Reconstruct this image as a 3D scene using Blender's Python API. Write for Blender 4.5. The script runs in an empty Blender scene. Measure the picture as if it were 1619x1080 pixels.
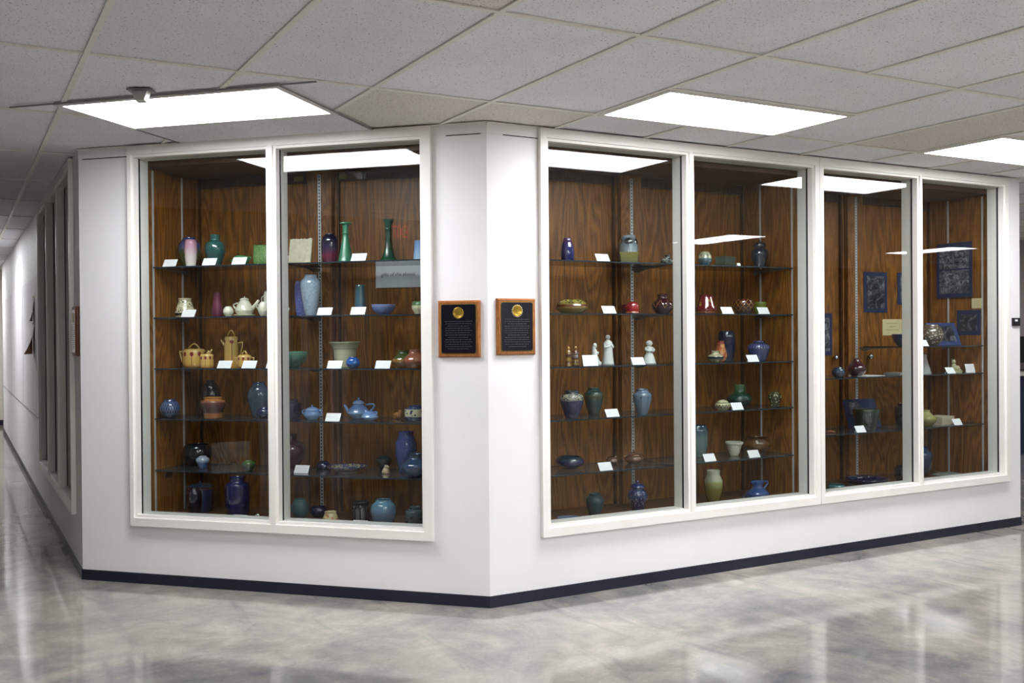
import bpy, math, random
from mathutils import Vector, Matrix
random.seed(7)
S = bpy.context.scene
COL = S.collection

# ------------------------------------------------------------------ camera
A_ = 1.8222            # the chamfered corner runs from (-A_, A_) to (0, 0)
HC = 2.592             # ceiling height
cd = bpy.data.cameras.new('camera'); cam = bpy.data.objects.new('camera', cd); COL.objects.link(cam)
cd.sensor_width = 36; cd.lens = 35.41; cd.clip_start = .05; cd.clip_end = 100
def cam_matrix(loc, yaw, pitch, roll):
    F = Vector((math.sin(yaw)*math.cos(pitch), math.cos(yaw)*math.cos(pitch), math.sin(pitch)))
    R0 = Vector((math.cos(yaw), -math.sin(yaw), 0)); U0 = R0.cross(F)
    R = math.cos(roll)*R0 + math.sin(roll)*U0; U = -math.sin(roll)*R0 + math.cos(roll)*U0
    M = Matrix((R, U, -F)).transposed().to_4x4(); M.translation = loc
    return M
cam.matrix_world = cam_matrix(Vector((-2.4919, -4.7572, 1.4599)), .506308, -.006954, -.007675)
S.camera = cam

# ------------------------------------------------------------------ world, light level
w = bpy.data.worlds.new('world'); S.world = w; w.use_nodes = True
w.node_tree.nodes['Background'].inputs[0].default_value = (.8, .85, 1, 1)
w.node_tree.nodes['Background'].inputs[1].default_value = .02
LAMP = 14.0            # strength of the fluorescent diffusers
S.view_settings.view_transform = 'Standard'; S.view_settings.look = 'None'
S.view_settings.gamma = 1; S.view_settings.use_curve_mapping = False
S.view_settings.exposure = 0.96
try:
    S.cycles.use_denoising = True
    S.cycles.max_bounces = 8; S.cycles.diffuse_bounces = 5; S.cycles.glossy_bounces = 4
    S.cycles.transparent_max_bounces = 24; S.cycles.sample_clamp_indirect = 6
    S.cycles.caustics_reflective = False; S.cycles.caustics_refractive = False
except Exception: pass

# ------------------------------------------------------------------ helpers
def lin(c):
    return c/12.92 if c <= .04045 else ((c+.055)/1.055)**2.4
def hx(h):
    return tuple(lin(int(h[i:i+2], 16)/255) for i in (0, 2, 4)) + (1,)

class NT:
    """small node-tree helper"""
    def __init__(s, name):
        s.m = bpy.data.materials.new(name); s.m.use_nodes = True
        s.n = s.m.node_tree.nodes; s.l = s.m.node_tree.links
        s.b = s.n['Principled BSDF']; s.out = s.n['Material Output']
    def node(s, t, **kw):
        n = s.n.new(t)
        for k, v in kw.items(): setattr(n, k, v)
        return n
    def link(s, a, b): s.l.new(a, b)
    def put(s, sock, v):
        if isinstance(v, bpy.types.NodeSocket): s.l.new(v, sock)
        else: sock.default_value = v
    def math(s, op, a, b=0.0, c=None):
        n = s.node('ShaderNodeMath', operation=op)
        s.put(n.inputs[0], a); s.put(n.inputs[1], b)
        if c is not None: s.put(n.inputs[2], c)
        return n.outputs[0]
    def mix(s, f, a, b):
        n = s.node('ShaderNodeMix', data_type='RGBA')
        s.put(n.inputs[0], f); s.put(n.inputs[6], a); s.put(n.inputs[7], b)
        return n.outputs[2]
    def ramp(s, f, stops, interp='LINEAR'):
        n = s.node('ShaderNodeValToRGB'); n.color_ramp.interpolation = interp
        e = n.color_ramp.elements
        while len(e) < len(stops): e.new(.5)
        while len(e) > len(stops): e.remove(e[-1])
        for i, (p, c) in enumerate(stops): e[i].position = p; e[i].color = c
        s.put(n.inputs[0], f); return n.outputs[0]
    def coord(s, kind='Object', scale=None):
        t = s.node('ShaderNodeTexCoord').outputs[kind]
        if scale is None: return t
        m = s.node('ShaderNodeMapping'); m.inputs['Scale'].default_value = scale
        s.link(t, m.inputs[0]); return m.outputs[0]
    def noise(s, vec, scale, detail=3, rough=.5, dist=0):
        n = s.node('ShaderNodeTexNoise'); s.link(vec, n.inputs['Vector'])
        n.inputs['Scale'].default_value = scale; n.inputs['Detail'].default_value = detail
        n.inputs['Roughness'].default_value = rough; n.inputs['Distortion'].default_value = dist
        return n.outputs['Fac']
    def voronoi(s, vec, scale, feature='F1'):
        n = s.node('ShaderNodeTexVoronoi', feature=feature); s.link(vec, n.inputs['Vector'])
        n.inputs['Scale'].default_value = scale; return n.outputs['Distance']
    def bump(s, h, strength=.2, dist=.01):
        n = s.node('ShaderNodeBump'); n.inputs['Strength'].default_value = strength
        n.inputs['Distance'].default_value = dist; s.link(h, n.inputs['Height'])
        s.link(n.outputs[0], s.b.inputs['Normal'])
    def sep(s, v):
        n = s.node('ShaderNodeSeparateXYZ'); s.link(v, n.inputs[0]); return n.outputs
    def done(s, color=None, rough=None, metal=None, spec=None):
        if color is not None: s.put(s.b.inputs['Base Color'], color)
        if rough is not None: s.put(s.b.inputs['Roughness'], rough)
        if metal is not None: s.b.inputs['Metallic'].default_value = metal
        if spec is not None: s.b.inputs['Specular IOR Level'].default_value = spec
        return s.m

MATS = {}
def plain(name, h, rough=.5, metal=0, var=.06, scale=20, spec=.5):
    if name in MATS: return MATS[name]
    t = NT(name); c = hx(h)
    n = t.noise(t.coord('Object'), scale, 3)
    d = tuple(max(0, x*(1-var)) for x in c[:3])+(1,); e = tuple(min(1, x*(1+var)) for x in c[:3])+(1,)
    MATS[name] = t.done(t.ramp(n, [(.3, d), (.7, e)]), rough, metal, spec)
    return MATS[name]

# --- mesh collecting
class MB:
    def __init__(s): s.v = []; s.f = []; s.mi = []; s.smooth = []
    def add(s, vs, fs, mi=0, smooth=False):
        o = len(s.v); s.v += [tuple(v) for v in vs]
        for f in fs: s.f.append([o+i for i in f]); s.mi.append(mi); s.smooth.append(smooth)
        return s
    def box(s, x0, x1, y0, y1, z0, z1, mi=0, M=None):
        vs = [Vector((x, y, z)) for z in (z0, z1) for y in (y0, y1) for x in (x0, x1)]
        if M is not None: vs = [M @ v for v in vs]
        return s.add(vs, [(0, 2, 3, 1), (4, 5, 7, 6), (0, 1, 5, 4), (2, 6, 7, 3), (0, 4, 6, 2), (1, 3, 7, 5)], mi)
    def lathe(s, prof, n=28, cx=0, cy=0, mi=0):
        """prof: [(r,z)...] from the bottom centre outwards, up and back inside"""
        vs = []; fs = []
        m = len(prof)
        for r, z in prof:
            for k in range(n):
                a = 2*math.pi*k/n; vs.append((cx+r*math.cos(a), cy+r*math.sin(a), z))
        for i in range(m-1):
            for k in range(n):
                k2 = (k+1) % n
                fs.append((i*n+k, i*n+k2, (i+1)*n+k2, (i+1)*n+k))
        fs.append(tuple(reversed(range(n))))
        fs.append(tuple((m-1)*n+k for k in range(n)))
        return s.add(vs, fs, mi, True)
    def tube(s, pts, rad, n=8, mi=0):
        pts = [Vector(p) for p in pts]
        if not hasattr(rad, '__len__'): rad = [rad]*len(pts)
        vs = []; fs = []
        up = None
        for i, p in enumerate(pts):
            t = (pts[min(i+1, len(pts)-1)]-pts[max(i-1, 0)]).normalized()
            if up is None: up = Vector((0, 1, 0)) if abs(t.y) < .9 else Vector((1, 0, 0))
            a = t.cross(up).normalized(); up = a.cross(t).normalized()
            for k in range(n):
                g = 2*math.pi*k/n; vs.append(p+rad[i]*(math.cos(g)*a+math.sin(g)*up))
        for i in range(len(pts)-1):
            for k in range(n):
                k2 = (k+1) % n; fs.append((i*n+k, (i+1)*n+k, (i+1)*n+k2, i*n+k2))
        fs.append(tuple(range(n))); fs.append(tuple(reversed([(len(pts)-1)*n+k for k in range(n)])))
        return s.add(vs, fs, mi, True)
    def ball(s, c, r, n=12, mi=0):
        """ellipsoid, r may be a 3-tuple"""
        if not hasattr(r, '__len__'): r = (r, r, r)
        vs = []; fs = []; m = 8
        for i in range(1, m):
            a = math.pi*i/m
            for k in range(n):
                b = 2*math.pi*k/n
                vs.append((c[0]+r[0]*math.sin(a)*math.cos(b), c[1]+r[1]*math.sin(a)*math.sin(b), c[2]-r[2]*math.cos(a)))
        for i in range(m-2):
            for k in range(n):
                k2 = (k+1) % n; fs.append((i*n+k, i*n+k2, (i+1)*n+k2, (i+1)*n+k))
        vs += [(c[0], c[1], c[2]-r[2]), (c[0], c[1], c[2]+r[2])]; b0 = len(vs)-2
        for k in range(n):
            k2 = (k+1) % n; fs.append((b0, k2, k)); fs.append((b0+1, (m-2)*n+k, (m-2)*n+k2))
        return s.add(vs, fs, mi, True)
    def build(s, name, mat, parent=None, loc=None, rz=0):
        me = bpy.data.meshes.new(name); me.from_pydata(s.v, [], s.f)
        for m in (mat if isinstance(mat, (list, tuple)) else [mat]): me.materials.append(m)
        me.polygons.foreach_set('material_index', s.mi); me.polygons.foreach_set('use_smooth', s.smooth)
        me.update()
        o = bpy.data.objects.new(name, me); COL.objects.link(o)
        if parent is not None: o.parent = parent
        if loc is not None: o.location = loc
        if rz: o.rotation_euler = (0, 0, rz)
        return o
def empty(name, loc=(0, 0, 0), rz=0):
    o = bpy.data.objects.new(name, None); COL.objects.link(o); o.location = loc; o.rotation_euler = (0, 0, rz)
    o.empty_display_size = .1
    return o
def tag(o, label, cat, group=None):
    o['label'] = label; o['category'] = cat
    if group: o['group'] = group
    return o
def struct(o, label=None):
    o['kind'] = 'structure'
    if label: o['label'] = label
    return o
def share(name, me, parent=None, loc=(0, 0, 0), rz=0):
    o = bpy.data.objects.new(name, me); COL.objects.link(o); o.parent = parent; o.location = loc; o.rotation_euler = (0, 0, rz)
    return o

Q = math.sqrt(.5)
ORIG = {'L': ((-A_, A_), -math.pi/4), 'R': ((0, 0), 0.0)}
def wp(c, u, d, z):
    """case-local (along the wall, depth behind its face, height) to world"""
    if c == 'L': return Vector((-A_+Q*u+Q*d, A_-Q*u+Q*d, z))
    return Vector((u, d, z))
def rot(c): return ORIG[c][1]

# ------------------------------------------------------------------ materials of the place
def m_wall():
    t = NT('white wall paint'); c = t.coord('Object')
    t.bump(t.noise(c, 160, 4, .6), .12, .004)
    n = t.noise(c, 1.3, 4)
    return t.done(t.ramp(n, [(.3, hx('e8e7e8')), (.7, hx('efeeee'))]), .55)
def m_tile(name, base, dark, amt):
    t = NT(name); c = t.coord('Object')
    oi = t.node('ShaderNodeObjectInfo').outputs['Random']
    add = t.node('ShaderNodeVectorMath', operation='ADD'); t.link(c, add.inputs[0])
    sc = t.node('ShaderNodeVectorMath', operation='SCALE'); sc.inputs[0].default_value = (37, 61, 0); t.link(oi, sc.inputs['Scale']); t.link(sc.outputs[0], add.inputs[1])
    v = add.outputs[0]
    holes = t.noise(v, 135, 2, .5, .6)
    pits = t.ramp(holes, [(amt-.06, (0, 0, 0, 1)), (amt, (1, 1, 1, 1))])
    dust = t.noise(v, 2.5, 4)
    b = t.ramp(dust, [(.3, hx(base)), (.75, tuple(x*.93 for x in hx(base)[:3])+(1,))])
    col = t.mix(pits, hx(dark), b)
    shade = t.math('MULTIPLY_ADD', oi, .10, .93)
    mul = t.node('ShaderNodeVectorMath', operation='SCALE'); t.link(col, mul.inputs[0]); t.link(shade, mul.inputs['Scale'])
    t.bump(pits, .35, .003)
    return t.done(mul.outputs[0], .9, spec=.2)
def m_floor():
    t = NT('polished concrete'); c = t.coord('Object')
    big = t.noise(c, .9, 6, .62, .8); mid = t.noise(c, 4.5, 6, .65, .5); fine = t.noise(c, 60, 3, .6)
    f = t.math('ADD', t.math('MULTIPLY', big, .6), t.math('ADD', t.math('MULTIPLY', mid, .32), t.math('MULTIPLY', fine, .08)))
    col = t.ramp(f, [(.36, hx('616266')), (.46, hx('7f7d79')), (.55, hx('99958c')), (.66, hx('b5afa3'))])
    st = t.coord('Object', (1.0, .16, 1.0))
    streak = t.noise(st, 5, 5, .6, 1.0)
    col = t.mix(t.ramp(streak, [(.56, (0, 0, 0, 1)), (.72, (.45, .45, .45, 1))]), col, hx('5a5b5f'))
    rg = t.math('MULTIPLY_ADD', mid, .10, .03)
    t.bump(t.noise(c, 1.6, 3), .03, .015)
    return t.done(col, rg, spec=.9)
def m_oak(name, lo, mid, hi, seed=0.0, axis='Z', gs=1.0):
    """flat-sawn oak veneer, grain along the given axis of the object"""
    t = NT(name); o = t.coord('Object')
    mp = t.node('ShaderNodeMapping'); t.link(o, mp.inputs[0]); mp.inputs['Location'].default_value = (seed, seed*.7, seed*1.3)
    mp.inputs['Scale'].default_value = {'Z': (1, 1, .16), 'X': (.16, 1, 1)}[axis]
    v = mp.outputs[0]
    warp = t.noise(v, 3.2*gs, 3, .5, .3)
    x = t.sep(v)
    a = x[0] if axis == 'Z' else x[1]
    ring = t.math('FRACT', t.math('ADD', t.math('MULTIPLY', warp, 22.0), t.math('MULTIPLY', a, 9.0)))
    ring = t.math('ABSOLUTE', t.math('SUBTRACT', ring, .5))
    st = t.node('ShaderNodeMapping'); t.link(o, st.inputs[0]); st.inputs['Scale'].default_value = {'Z': (1, 1, .03), 'X': (.03, 1, 1)}[axis]
    pore = t.noise(st.outputs[0], 190, 3, .6)
    f = t.math('ADD', t.math('MULTIPLY', ring, .5), t.math('MULTIPLY', pore, .75))
    col = t.ramp(f, [(.22, hx(lo)), (.46, hx(mid)), (.72, hx(hi))])
    t.bump(pore, .08, .002)
    return t.done(col, .42, spec=.4)
def fres(t, f0=.04):
    lw = t.node('ShaderNodeLayerWeight'); lw.inputs['Blend'].default_value = .5
    return t.math('MULTIPLY_ADD', t.math('POWER', lw.outputs['Facing'], 5.0), 1-f0, f0)
def m_glass(name, tint, f0=.04, haze=0.0, hazecol='808890'):
    t = NT(name); n = t.n; n.remove(t.b)
    tr = t.node('ShaderNodeBsdfTransparent'); tr.inputs[0].default_value = tint
    gl = t.node('ShaderNodeBsdfGlossy'); gl.inputs['Roughness'].default_value = .004
    mx = t.node('ShaderNodeMixShader'); t.link(fres(t, f0), mx.inputs[0]); base = tr.outputs[0]
    if haze:
        df = t.node('ShaderNodeBsdfDiffuse'); df.inputs[0].default_value = hx(hazecol)
        m2 = t.node('ShaderNodeMixShader'); m2.inputs[0].default_value = haze; t.link(base, m2.inputs[1]); t.link(df.outputs[0], m2.inputs[2]); base = m2.outputs[0]
    t.link(base, mx.inputs[1]); t.link(gl.outputs[0], mx.inputs[2]); t.link(mx.outputs[0], t.out.inputs[0])
    return t.m
def m_emit(name, h, k):
    t = NT(name); e = t.node('ShaderNodeEmission'); e.inputs[0].default_value = hx(h); e.inputs[1].default_value = k
    t.link(e.outputs[0], t.out.inputs[0]); return t.m

WALL = m_wall(); FLOOR = m_floor()
PAINT = plain('cream white frame paint', 'eeece6', .38, var=.03, scale=3)
JAMB = PAINT
TILE = m_tile('speckled ceiling tile', 'f4f5f8', '8d8d8f', .37)
TILE2 = m_tile('cream fissured ceiling tile', 'ebe6dd', '8f867c', .39)
BAR = plain('ceiling grid paint', 'e9e7df', .5, var=.04)
BASE = plain('navy rubber baseboard', '161a2c', .45, var=.12)
GLASS = m_glass('window glass', (.93, .95, .94, 1))
SHELFG = m_glass('grey shelf glass', (.92, .945, .95, 1), .05, .09, '9aa1a9')
EDGE = plain('dark shelf edge', '27323c', .2)
METAL = plain('shelf standard metal', 'c4c8cc', .35, .3)
STEEL = plain('bracket steel', '6d7175', .4, .6)
GASK = plain('black glazing gasket', '15171a', .5)
OAK = [m_oak('oak veneer %s' % k, '3a220a', '74481a', '9c6729', s) for k, s in (('one', 0), ('two', 3.1), ('three', 7.7), ('four', 12.3))]
OAKD = m_oak('dark oak trim and case shade', '1c0f07', '3d220c', '5c3818', 5.5, gs=2)  # dark trim, deepened further to stand in for shade at the case tops
OAKF = m_oak('oak case floor', '2d1c0f', '56381d', '7a532e', 2.2, 'X')
POSTM = m_oak('oak post', '40270f', '74491f', '9a6630', 9.1, gs=1.5)

# ------------------------------------------------------------------ floor
JX = 3.205
m = MB()
m.box(-4.5, JX-.003, -8.1, 15, -.1, 0); m.box(JX+.003, 12.2, -8.1, 15, -.1, 0); m.box(JX-.003, JX+.003, -8.1, 15, -.1, -.006)
struct(m.build('floor', FLOOR), 'mottled grey polished concrete floor')

# ------------------------------------------------------------------ walls
TH = .10
def lwall(m, u0, u1, z0, z1, d0=0.0, d1=TH):
    vs = [wp('L', u, d, z) for z in (z0, z1) for d in (d0, d1) for u in (u0, u1)]
    m.add(vs, [(0, 2, 3, 1), (4, 5, 7, 6), (0, 1, 5, 4), (2, 6, 7, 3), (0, 4, 6, 2), (1, 3, 7, 5)])
LEN = A_/Q
TOP = HC+.03
m = MB(); lwall(m, 0, .375, 0, TOP); lwall(m, 2.255, LEN, 0, TOP); lwall(m, .375, 2.255, 0, .36)
wall_left = struct(m.build('wall_left', WALL), 'white angled wall across the corner of the two corridors')
m = MB(); m.box(0, .33, 0, TH, 0, TOP); m.box(4.32, 4.5, 0, TH, 0, TOP); m.box(.33, 4.32, 0, TH, 0, .36)
m.box(4.40, 4.5, TH, 3.3, 0, TOP)
wall_right = struct(m.build('wall_right', WALL), 'long white wall with the wide pair of display windows')
HY0, HY1 = 2.13, 4.88
m = MB(); m.box(-A_, -A_+TH, A_, HY0+.015, 0, TOP); m.box(-A_, -A_+TH, HY1-.015, 12.9, 0, TOP); m.box(-A_, -A_+TH, HY0+.015, HY1-.015, 0, .36)
m.box(-A_, 0, 12.8, 12.9, 0, TOP)
wall_hall = struct(m.build('wall_hall', WALL), 'white side wall running down the narrow hallway')
m = MB(); m.box(-4.5, 3, 14.2, 14.3, 0, TOP); m.box(-.1, 0, 12.9, 14.2, 0, TOP)
struct(m.build('wall_end', plain('warm end wall paint', 'e2ddd0', .6)), 'cream wall closing the far end of the hallway')
m = MB(); m.box(-4.5, -4.4, -8.1, 14.2, 0, TOP)
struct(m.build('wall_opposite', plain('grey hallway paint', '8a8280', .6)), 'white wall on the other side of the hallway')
m = MB(); m.box(-4.4, 12.1, -8.1, -8.0, 0, TOP)
struct(m.build('wall_back', plain('tan lobby wall paint', '857a72', .6)), 'tan lobby wall facing the display windows')
m = MB(); m.box(12.0, 12.1, -8.0, 3.3, 0, TOP); m.box(4.5, 12.0, 3.3, 3.4, 0, TOP)
struct(m.build('wall_lobby', plain('mauve lobby wall paint', 'b8aeae', .6)), 'mauve wall beyond the end of the display wall')
# strip of board under the ceiling with its open seam
for (c, u0, u1, a, b, n) in (('L', .0, .36, .03, .355, 1), ('L', 2.268, LEN, 2.35, 2.545, 2), ('R', 0, .317, .10, .315, 3)):
    m = MB(); M = Matrix.Identity(4)
    m.box(u0, u1, -.003, 0, 2.535, HC)
    o = m.build('trim_%d' % n, WALL, loc=wp(c, 0, 0, 0), rz=rot(c)); struct(o, 'painted strip of board under the ceiling')
    g = MB(); g.box(a, b, -.0035, .002, 2.5305, 2.535); g.build('open_seam', GASK, o)
# baseboards
def bb(name, c, u0, u1):
    m = MB(); m.box(u0, u1, -.006, 0, 0, .058); m.box(u0, u1, -.004, 0, .058, .062)
    struct(m.build(name, BASE, loc=wp(c, 0, 0, 0), rz=rot(c)), 'low navy rubber baseboard')
bb('baseboard_left', 'L', -.002, LEN+.002); bb('baseboard_right', 'R', -.002, 4.504)
m = MB(); m.box(-A_-.006, -A_, A_-.002, 12.9, 0, .062); struct(m.build('baseboard_hall', BASE), 'low navy rubber baseboard')
m = MB(); m.box(-4.4, 0, 14.19, 14.2, 0, .09); struct(m.build('baseboard_end', BASE), 'low navy rubber baseboard')
m = MB(); m.box(-4.4, -4.394, -8, 14.19, 0, .062); struct(m.build('baseboard_opposite', BASE), 'low navy rubber baseboard')
# flush panels of the hallway wall
for y0, y1 in ((5.0, 7.48), (7.5, 9.98), (10.0, 12.48)):
    m = MB(); m.box(-A_-.006, -A_, y0, y1, .745, 2.03); m.build('wall_panel', plain('white tack panel', 'e4e2e4', .6, var=.03, scale=2), wall_hall)
    MB().box(-A_-.012, -A_, y0-.02, y1, .735, .745).build('panel_rail', plain('grey panel edge', 'a9a7a8', .6), wall_hall); MB().box(-A_-.007, -A_, y1, y1+.02, .745, 2.03).build('panel_gap', plain('grey panel edge', 'a9a7a8', .6), wall_hall)

# ------------------------------------------------------------------ ceiling: tiles and grid bars
GX, GY, T = -2.017, -.415, .6096
ceil = struct(MB().box(-4.5, 12.2, -8.1, 14.3, HC+.05, HC+.1).build('ceiling', plain('plenum board', '8a8a8a', .9)), 'suspended ceiling of speckled tiles in a metal grid')
def solid(x, y):       # under the building block of the display cases
    return x > -A_+.9 and y > .95 and x+y > 1.1 and x < 3.9
def tile_mesh(w, l):
    g = .004
    return MB().box(-w/2+g, w/2-g, -l/2+g, l/2-g, 0, .016)
tm = tile_mesh(T, 2*T).build('tile_a', TILE); tme = tm.data; bpy.data.objects.remove(tm)
tm = tile_mesh(T, 2*T).build('tile_b', TILE2); tme2 = tm.data; bpy.data.objects.remove(tm)
tm = tile_mesh(2*T, T).build('tile_c', TILE); tmx = tm.data; bpy.data.objects.remove(tm)
CREAM = {(2, 0), (3, 0), (1, -2), (7, -1)}
rest = MB()
for i in range(-4, 23):
    for j in range(-7, 12):
        x, y = GX+(i+.5)*T, GY+(2*j+1)*T
        if solid(x, y) or (x > -1.2 and y > 3.6) or (x > 4.2 and y > 3.9): continue
        if j == -1 and i in (4, 5, 8, 9): continue
        if -3 <= j <= 0 and i <= 12 or (j >= 1 and i <= 1):
            share('ceiling_tile', tme2 if (i, j) in CREAM else tme, ceil, (x, y, HC+.007))
        else: rest.box(x-T/2+.004, x+T/2-.004, y-T+.004, y+T-.004, HC+.007, HC+.023)
for i in (4, 8): share('ceiling_tile', tmx, ceil, (GX+(i+1)*T, GY-1.5*T, HC+.007))
o = rest.build('far_tiles', TILE, ceil); o['kind'] = 'stuff'
def ymax(x): return 14.2 if x < -A_ else (-x if x < 0 else (0 if x < 4.5 else 3.3))
def xmax(y): return 12 if y < 0 else (-y if y < A_ else -A_)
def bar(x0, x1, y0, y1, z=HC-.001):
    MB().box(x0, x1, y0, y1, z, z+.006).build('grid_bar', BAR, ceil)
for i in range(-3, 24):
    x = GX+i*T
    if x > 12: continue
    if i in (5, 9): bar(x-.012, x+.012, -8, GY-2*T-.012); bar(x-.012, x+.012, GY+.012, ymax(x))
    else: bar(x-.012, x+.012, -8, ymax(x))
for j in range(-6, 12):
    y = GY+2*T*j; bar(-4.4, xmax(y), y-.012, y+.012, HC-.0005)
for i in (4, 8): bar(GX+i*T+.012, GX+(i+2)*T-.012, GY-T-.012, GY-T+.012)
# wall angle
m = MB()
for c, u1 in (('L', LEN), ('R', 4.5)):
    MB().box(0, u1, -.018, -.0005, HC-.002, HC+.001).build('wall_angle', BAR, ceil, wp(c, 0, 0, 0), rot(c))

# ------------------------------------------------------------------ ceiling lights
DIFF = m_emit('fluorescent diffuser', 'fafbff', LAMP)
TRIM = plain('light trim', 'dddcd8', .4)
def ceiling_light(x, y, rz, label, z=HC):
    t = tag(empty('ceiling_light', (x, y, z), rz), label, 'ceiling light', 'fluorescent ceiling lights')
    fr = MB(); X, Y, b = .606, .302, .028
    fr.box(-X, X, -Y, -Y+b, -.006, .03); fr.box(-X, X, Y-b, Y, -.006, .03); fr.box(-X, -X+b, -Y+b, Y-b, -.006, .03); fr.box(X-b, X, -Y+b, Y-b, -.006, .03)
    fr.build('frame', TRIM, t)
    MB().box(-X+b, X-b, -Y+b, Y-b, -.002, .02).build('diffuser', DIFF, t)
LX, LY = wp('L', 1.324, -.749, 0)[:2]
ceiling_light(LX, LY, -math.pi/4, 'glowing rectangular ceiling light set askew to the tile grid', HC-.004)
ceiling_light(GX+5*T, GY-T/2, 0, 'glowing ceiling light above the blue and copper pottery window')
ceiling_light(GX+9*T, GY-T/2, 0, 'glowing ceiling light above the window with the photographs')
for x, y, l in ((5.6, -4.65, 'lobby ceiling light nearest the mauve wall'), (9.5, -4.7, 'lobby ceiling light deep in the lobby'),
                (1.75, -4.65, 'lobby ceiling light over the open concrete floor'), (-2.3, -4.65, 'lobby ceiling light beside the hallway mouth'),
                (-2.3, -7.0, 'added ceiling fill light by the tan wall near the hallway'), (1.75, -7.0, 'added ceiling fill light by the tan wall'), (-.3, -2.9, 'added ceiling fill light before the angled wall'),  # extra unseen lights from here down, added to raise bounce on the ceiling
                (-.3, -5.6, 'added ceiling fill light between the hallway mouth and the open floor'), (3.7, -7.0, 'added ceiling fill light by the grey poster')):
    ceiling_light(x, y, math.pi/2, l)
for y, l in ((8.2, 'hallway ceiling light beside the pinned papers'), (12.4, 'hallway ceiling light at the far end')):
    ceiling_light(-2.75, y, math.pi/2, l)
ceiling_light(7.9, .6, 0, 'ceiling light over the navy counter')
# tile between the askew light and the angled wall, with its own bars
o = MB().box(.715, 1.933, -.444, -.002, HC-.004, HC+.002).build('ceiling_tile', TILE, ceil, wp('L', 0, 0, 0), rot('L'))
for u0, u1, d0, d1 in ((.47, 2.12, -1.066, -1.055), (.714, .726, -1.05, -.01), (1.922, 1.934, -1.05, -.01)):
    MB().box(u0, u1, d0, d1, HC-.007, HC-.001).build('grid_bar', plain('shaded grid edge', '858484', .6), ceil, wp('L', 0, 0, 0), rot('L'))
# motion sensor by the askew light
t = tag(empty('motion_sensor', (-1.73, .10, HC), math.radians(-30)), 'small grey motion sensor hanging from the ceiling by the askew light', 'sensor')
SENS = plain('sensor plastic', 'c4c3c0', .5)
MB().box(-.055, .055, -.035, .035, -.006, 0).build('mounting_plate', plain('sensor plate', '77767a', .5), t)
m = MB(); m.add([(-.035, -.02, -.006), (.035, -.02, -.006), (.035, .03, -.006), (-.035, .03, -.006), (-.012, -.045, -.055), (.03, -.045, -.055), (.03, .0, -.06), (-.012, .0, -.06)],
      [(0, 1, 2, 3), (4, 7, 6, 5), (0, 4, 5, 1), (1, 5, 6, 2), (2, 6, 7, 3), (3, 7, 4, 0)])
m.build('sensor_head', SENS, t)

# ------------------------------------------------------------------ windows
def window(name, label, loc, rz, u0, u1, panes, z0=.346, z1=HC-.004, oz0=.410, oz1=2.520):
    """panes: [(left,right)...]; frame proud of the wall, stops, panes and jambs behind"""
    wv = struct(empty(name, loc, rz), label)
    cuts = [u0]+[x for p in panes for x in p]+[u1]
    m = MB()
    def member(a, b, c, d): # flat face with a stepped stop
        m.box(a, b, -.03, -.002, c, d)
    member(u0, u1, oz1+.016, z1); member(u0, u1, z0, oz0-.016)
    m.build('frame_rail', PAINT, wv)
    m = MB(); m.box(u0, panes[0][0]-.016, -.03, -.002, oz0-.016, oz1+.016); m.box(panes[-1][1]+.016, u1, -.03, -.002, oz0-.016, oz1+.016)
    m.build('frame_stile', PAINT, wv)
    for k in range(len(panes)-1):
        MB().box(panes[k][1]+.016, panes[k+1][0]-.016, -.03, .115, oz0-.016, oz1+.016).build('mullion', PAINT, wv)
    for a, b in panes:
        m = MB()   # stop and jamb lining the opening
        m.box(a-.016, a, -.018, .115, oz0-.016, oz1+.016); m.box(b, b+.016, -.018, .115, oz0-.016, oz1+.016)
        m.box(a, b, -.018, .115, oz0-.016, oz0); m.box(a, b, -.018, .115, oz1, oz1+.016)
        m.build('jamb', JAMB, wv)
        MB().box(a+.001, b-.001, .027, .033, oz0+.001, oz1-.001).build('glass_pane', GLASS, wv)
        g = MB(); e = .0025
        g.box(a, a+e, .024, .036, oz0, oz1); g.box(b-e, b, .024, .036, oz0, oz1)
        g.build('gasket', GASK, wv)
        for cx in (a+.02, b-.02):
            pass
    return wv
window('window_1', 'two-pane white framed display window in the angled wall', wp('L', 0, 0, 0), rot('L'), .361, 2.267, [(.402, 1.272), (1.335, 2.203)])
window('window_2', 'two-pane white framed display window of blue and copper pottery', (0, 0, 0), 0, .317, 2.408, [(.372, 1.330), (1.388, 2.357)])
window('window_3', 'two-pane white framed display window with matted photographs inside', (0, 0, 0), 0, 2.412, 4.335, [(2.460, 3.352), (3.405, 4.285)])
window('window_4', 'three-pane white framed display window facing the hallway', (-A_, HY0, 0), -math.pi/2, -2.75, 0, [(-2.70, -1.86), (-1.80, -.95), (-.89, -.05)])

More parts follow.
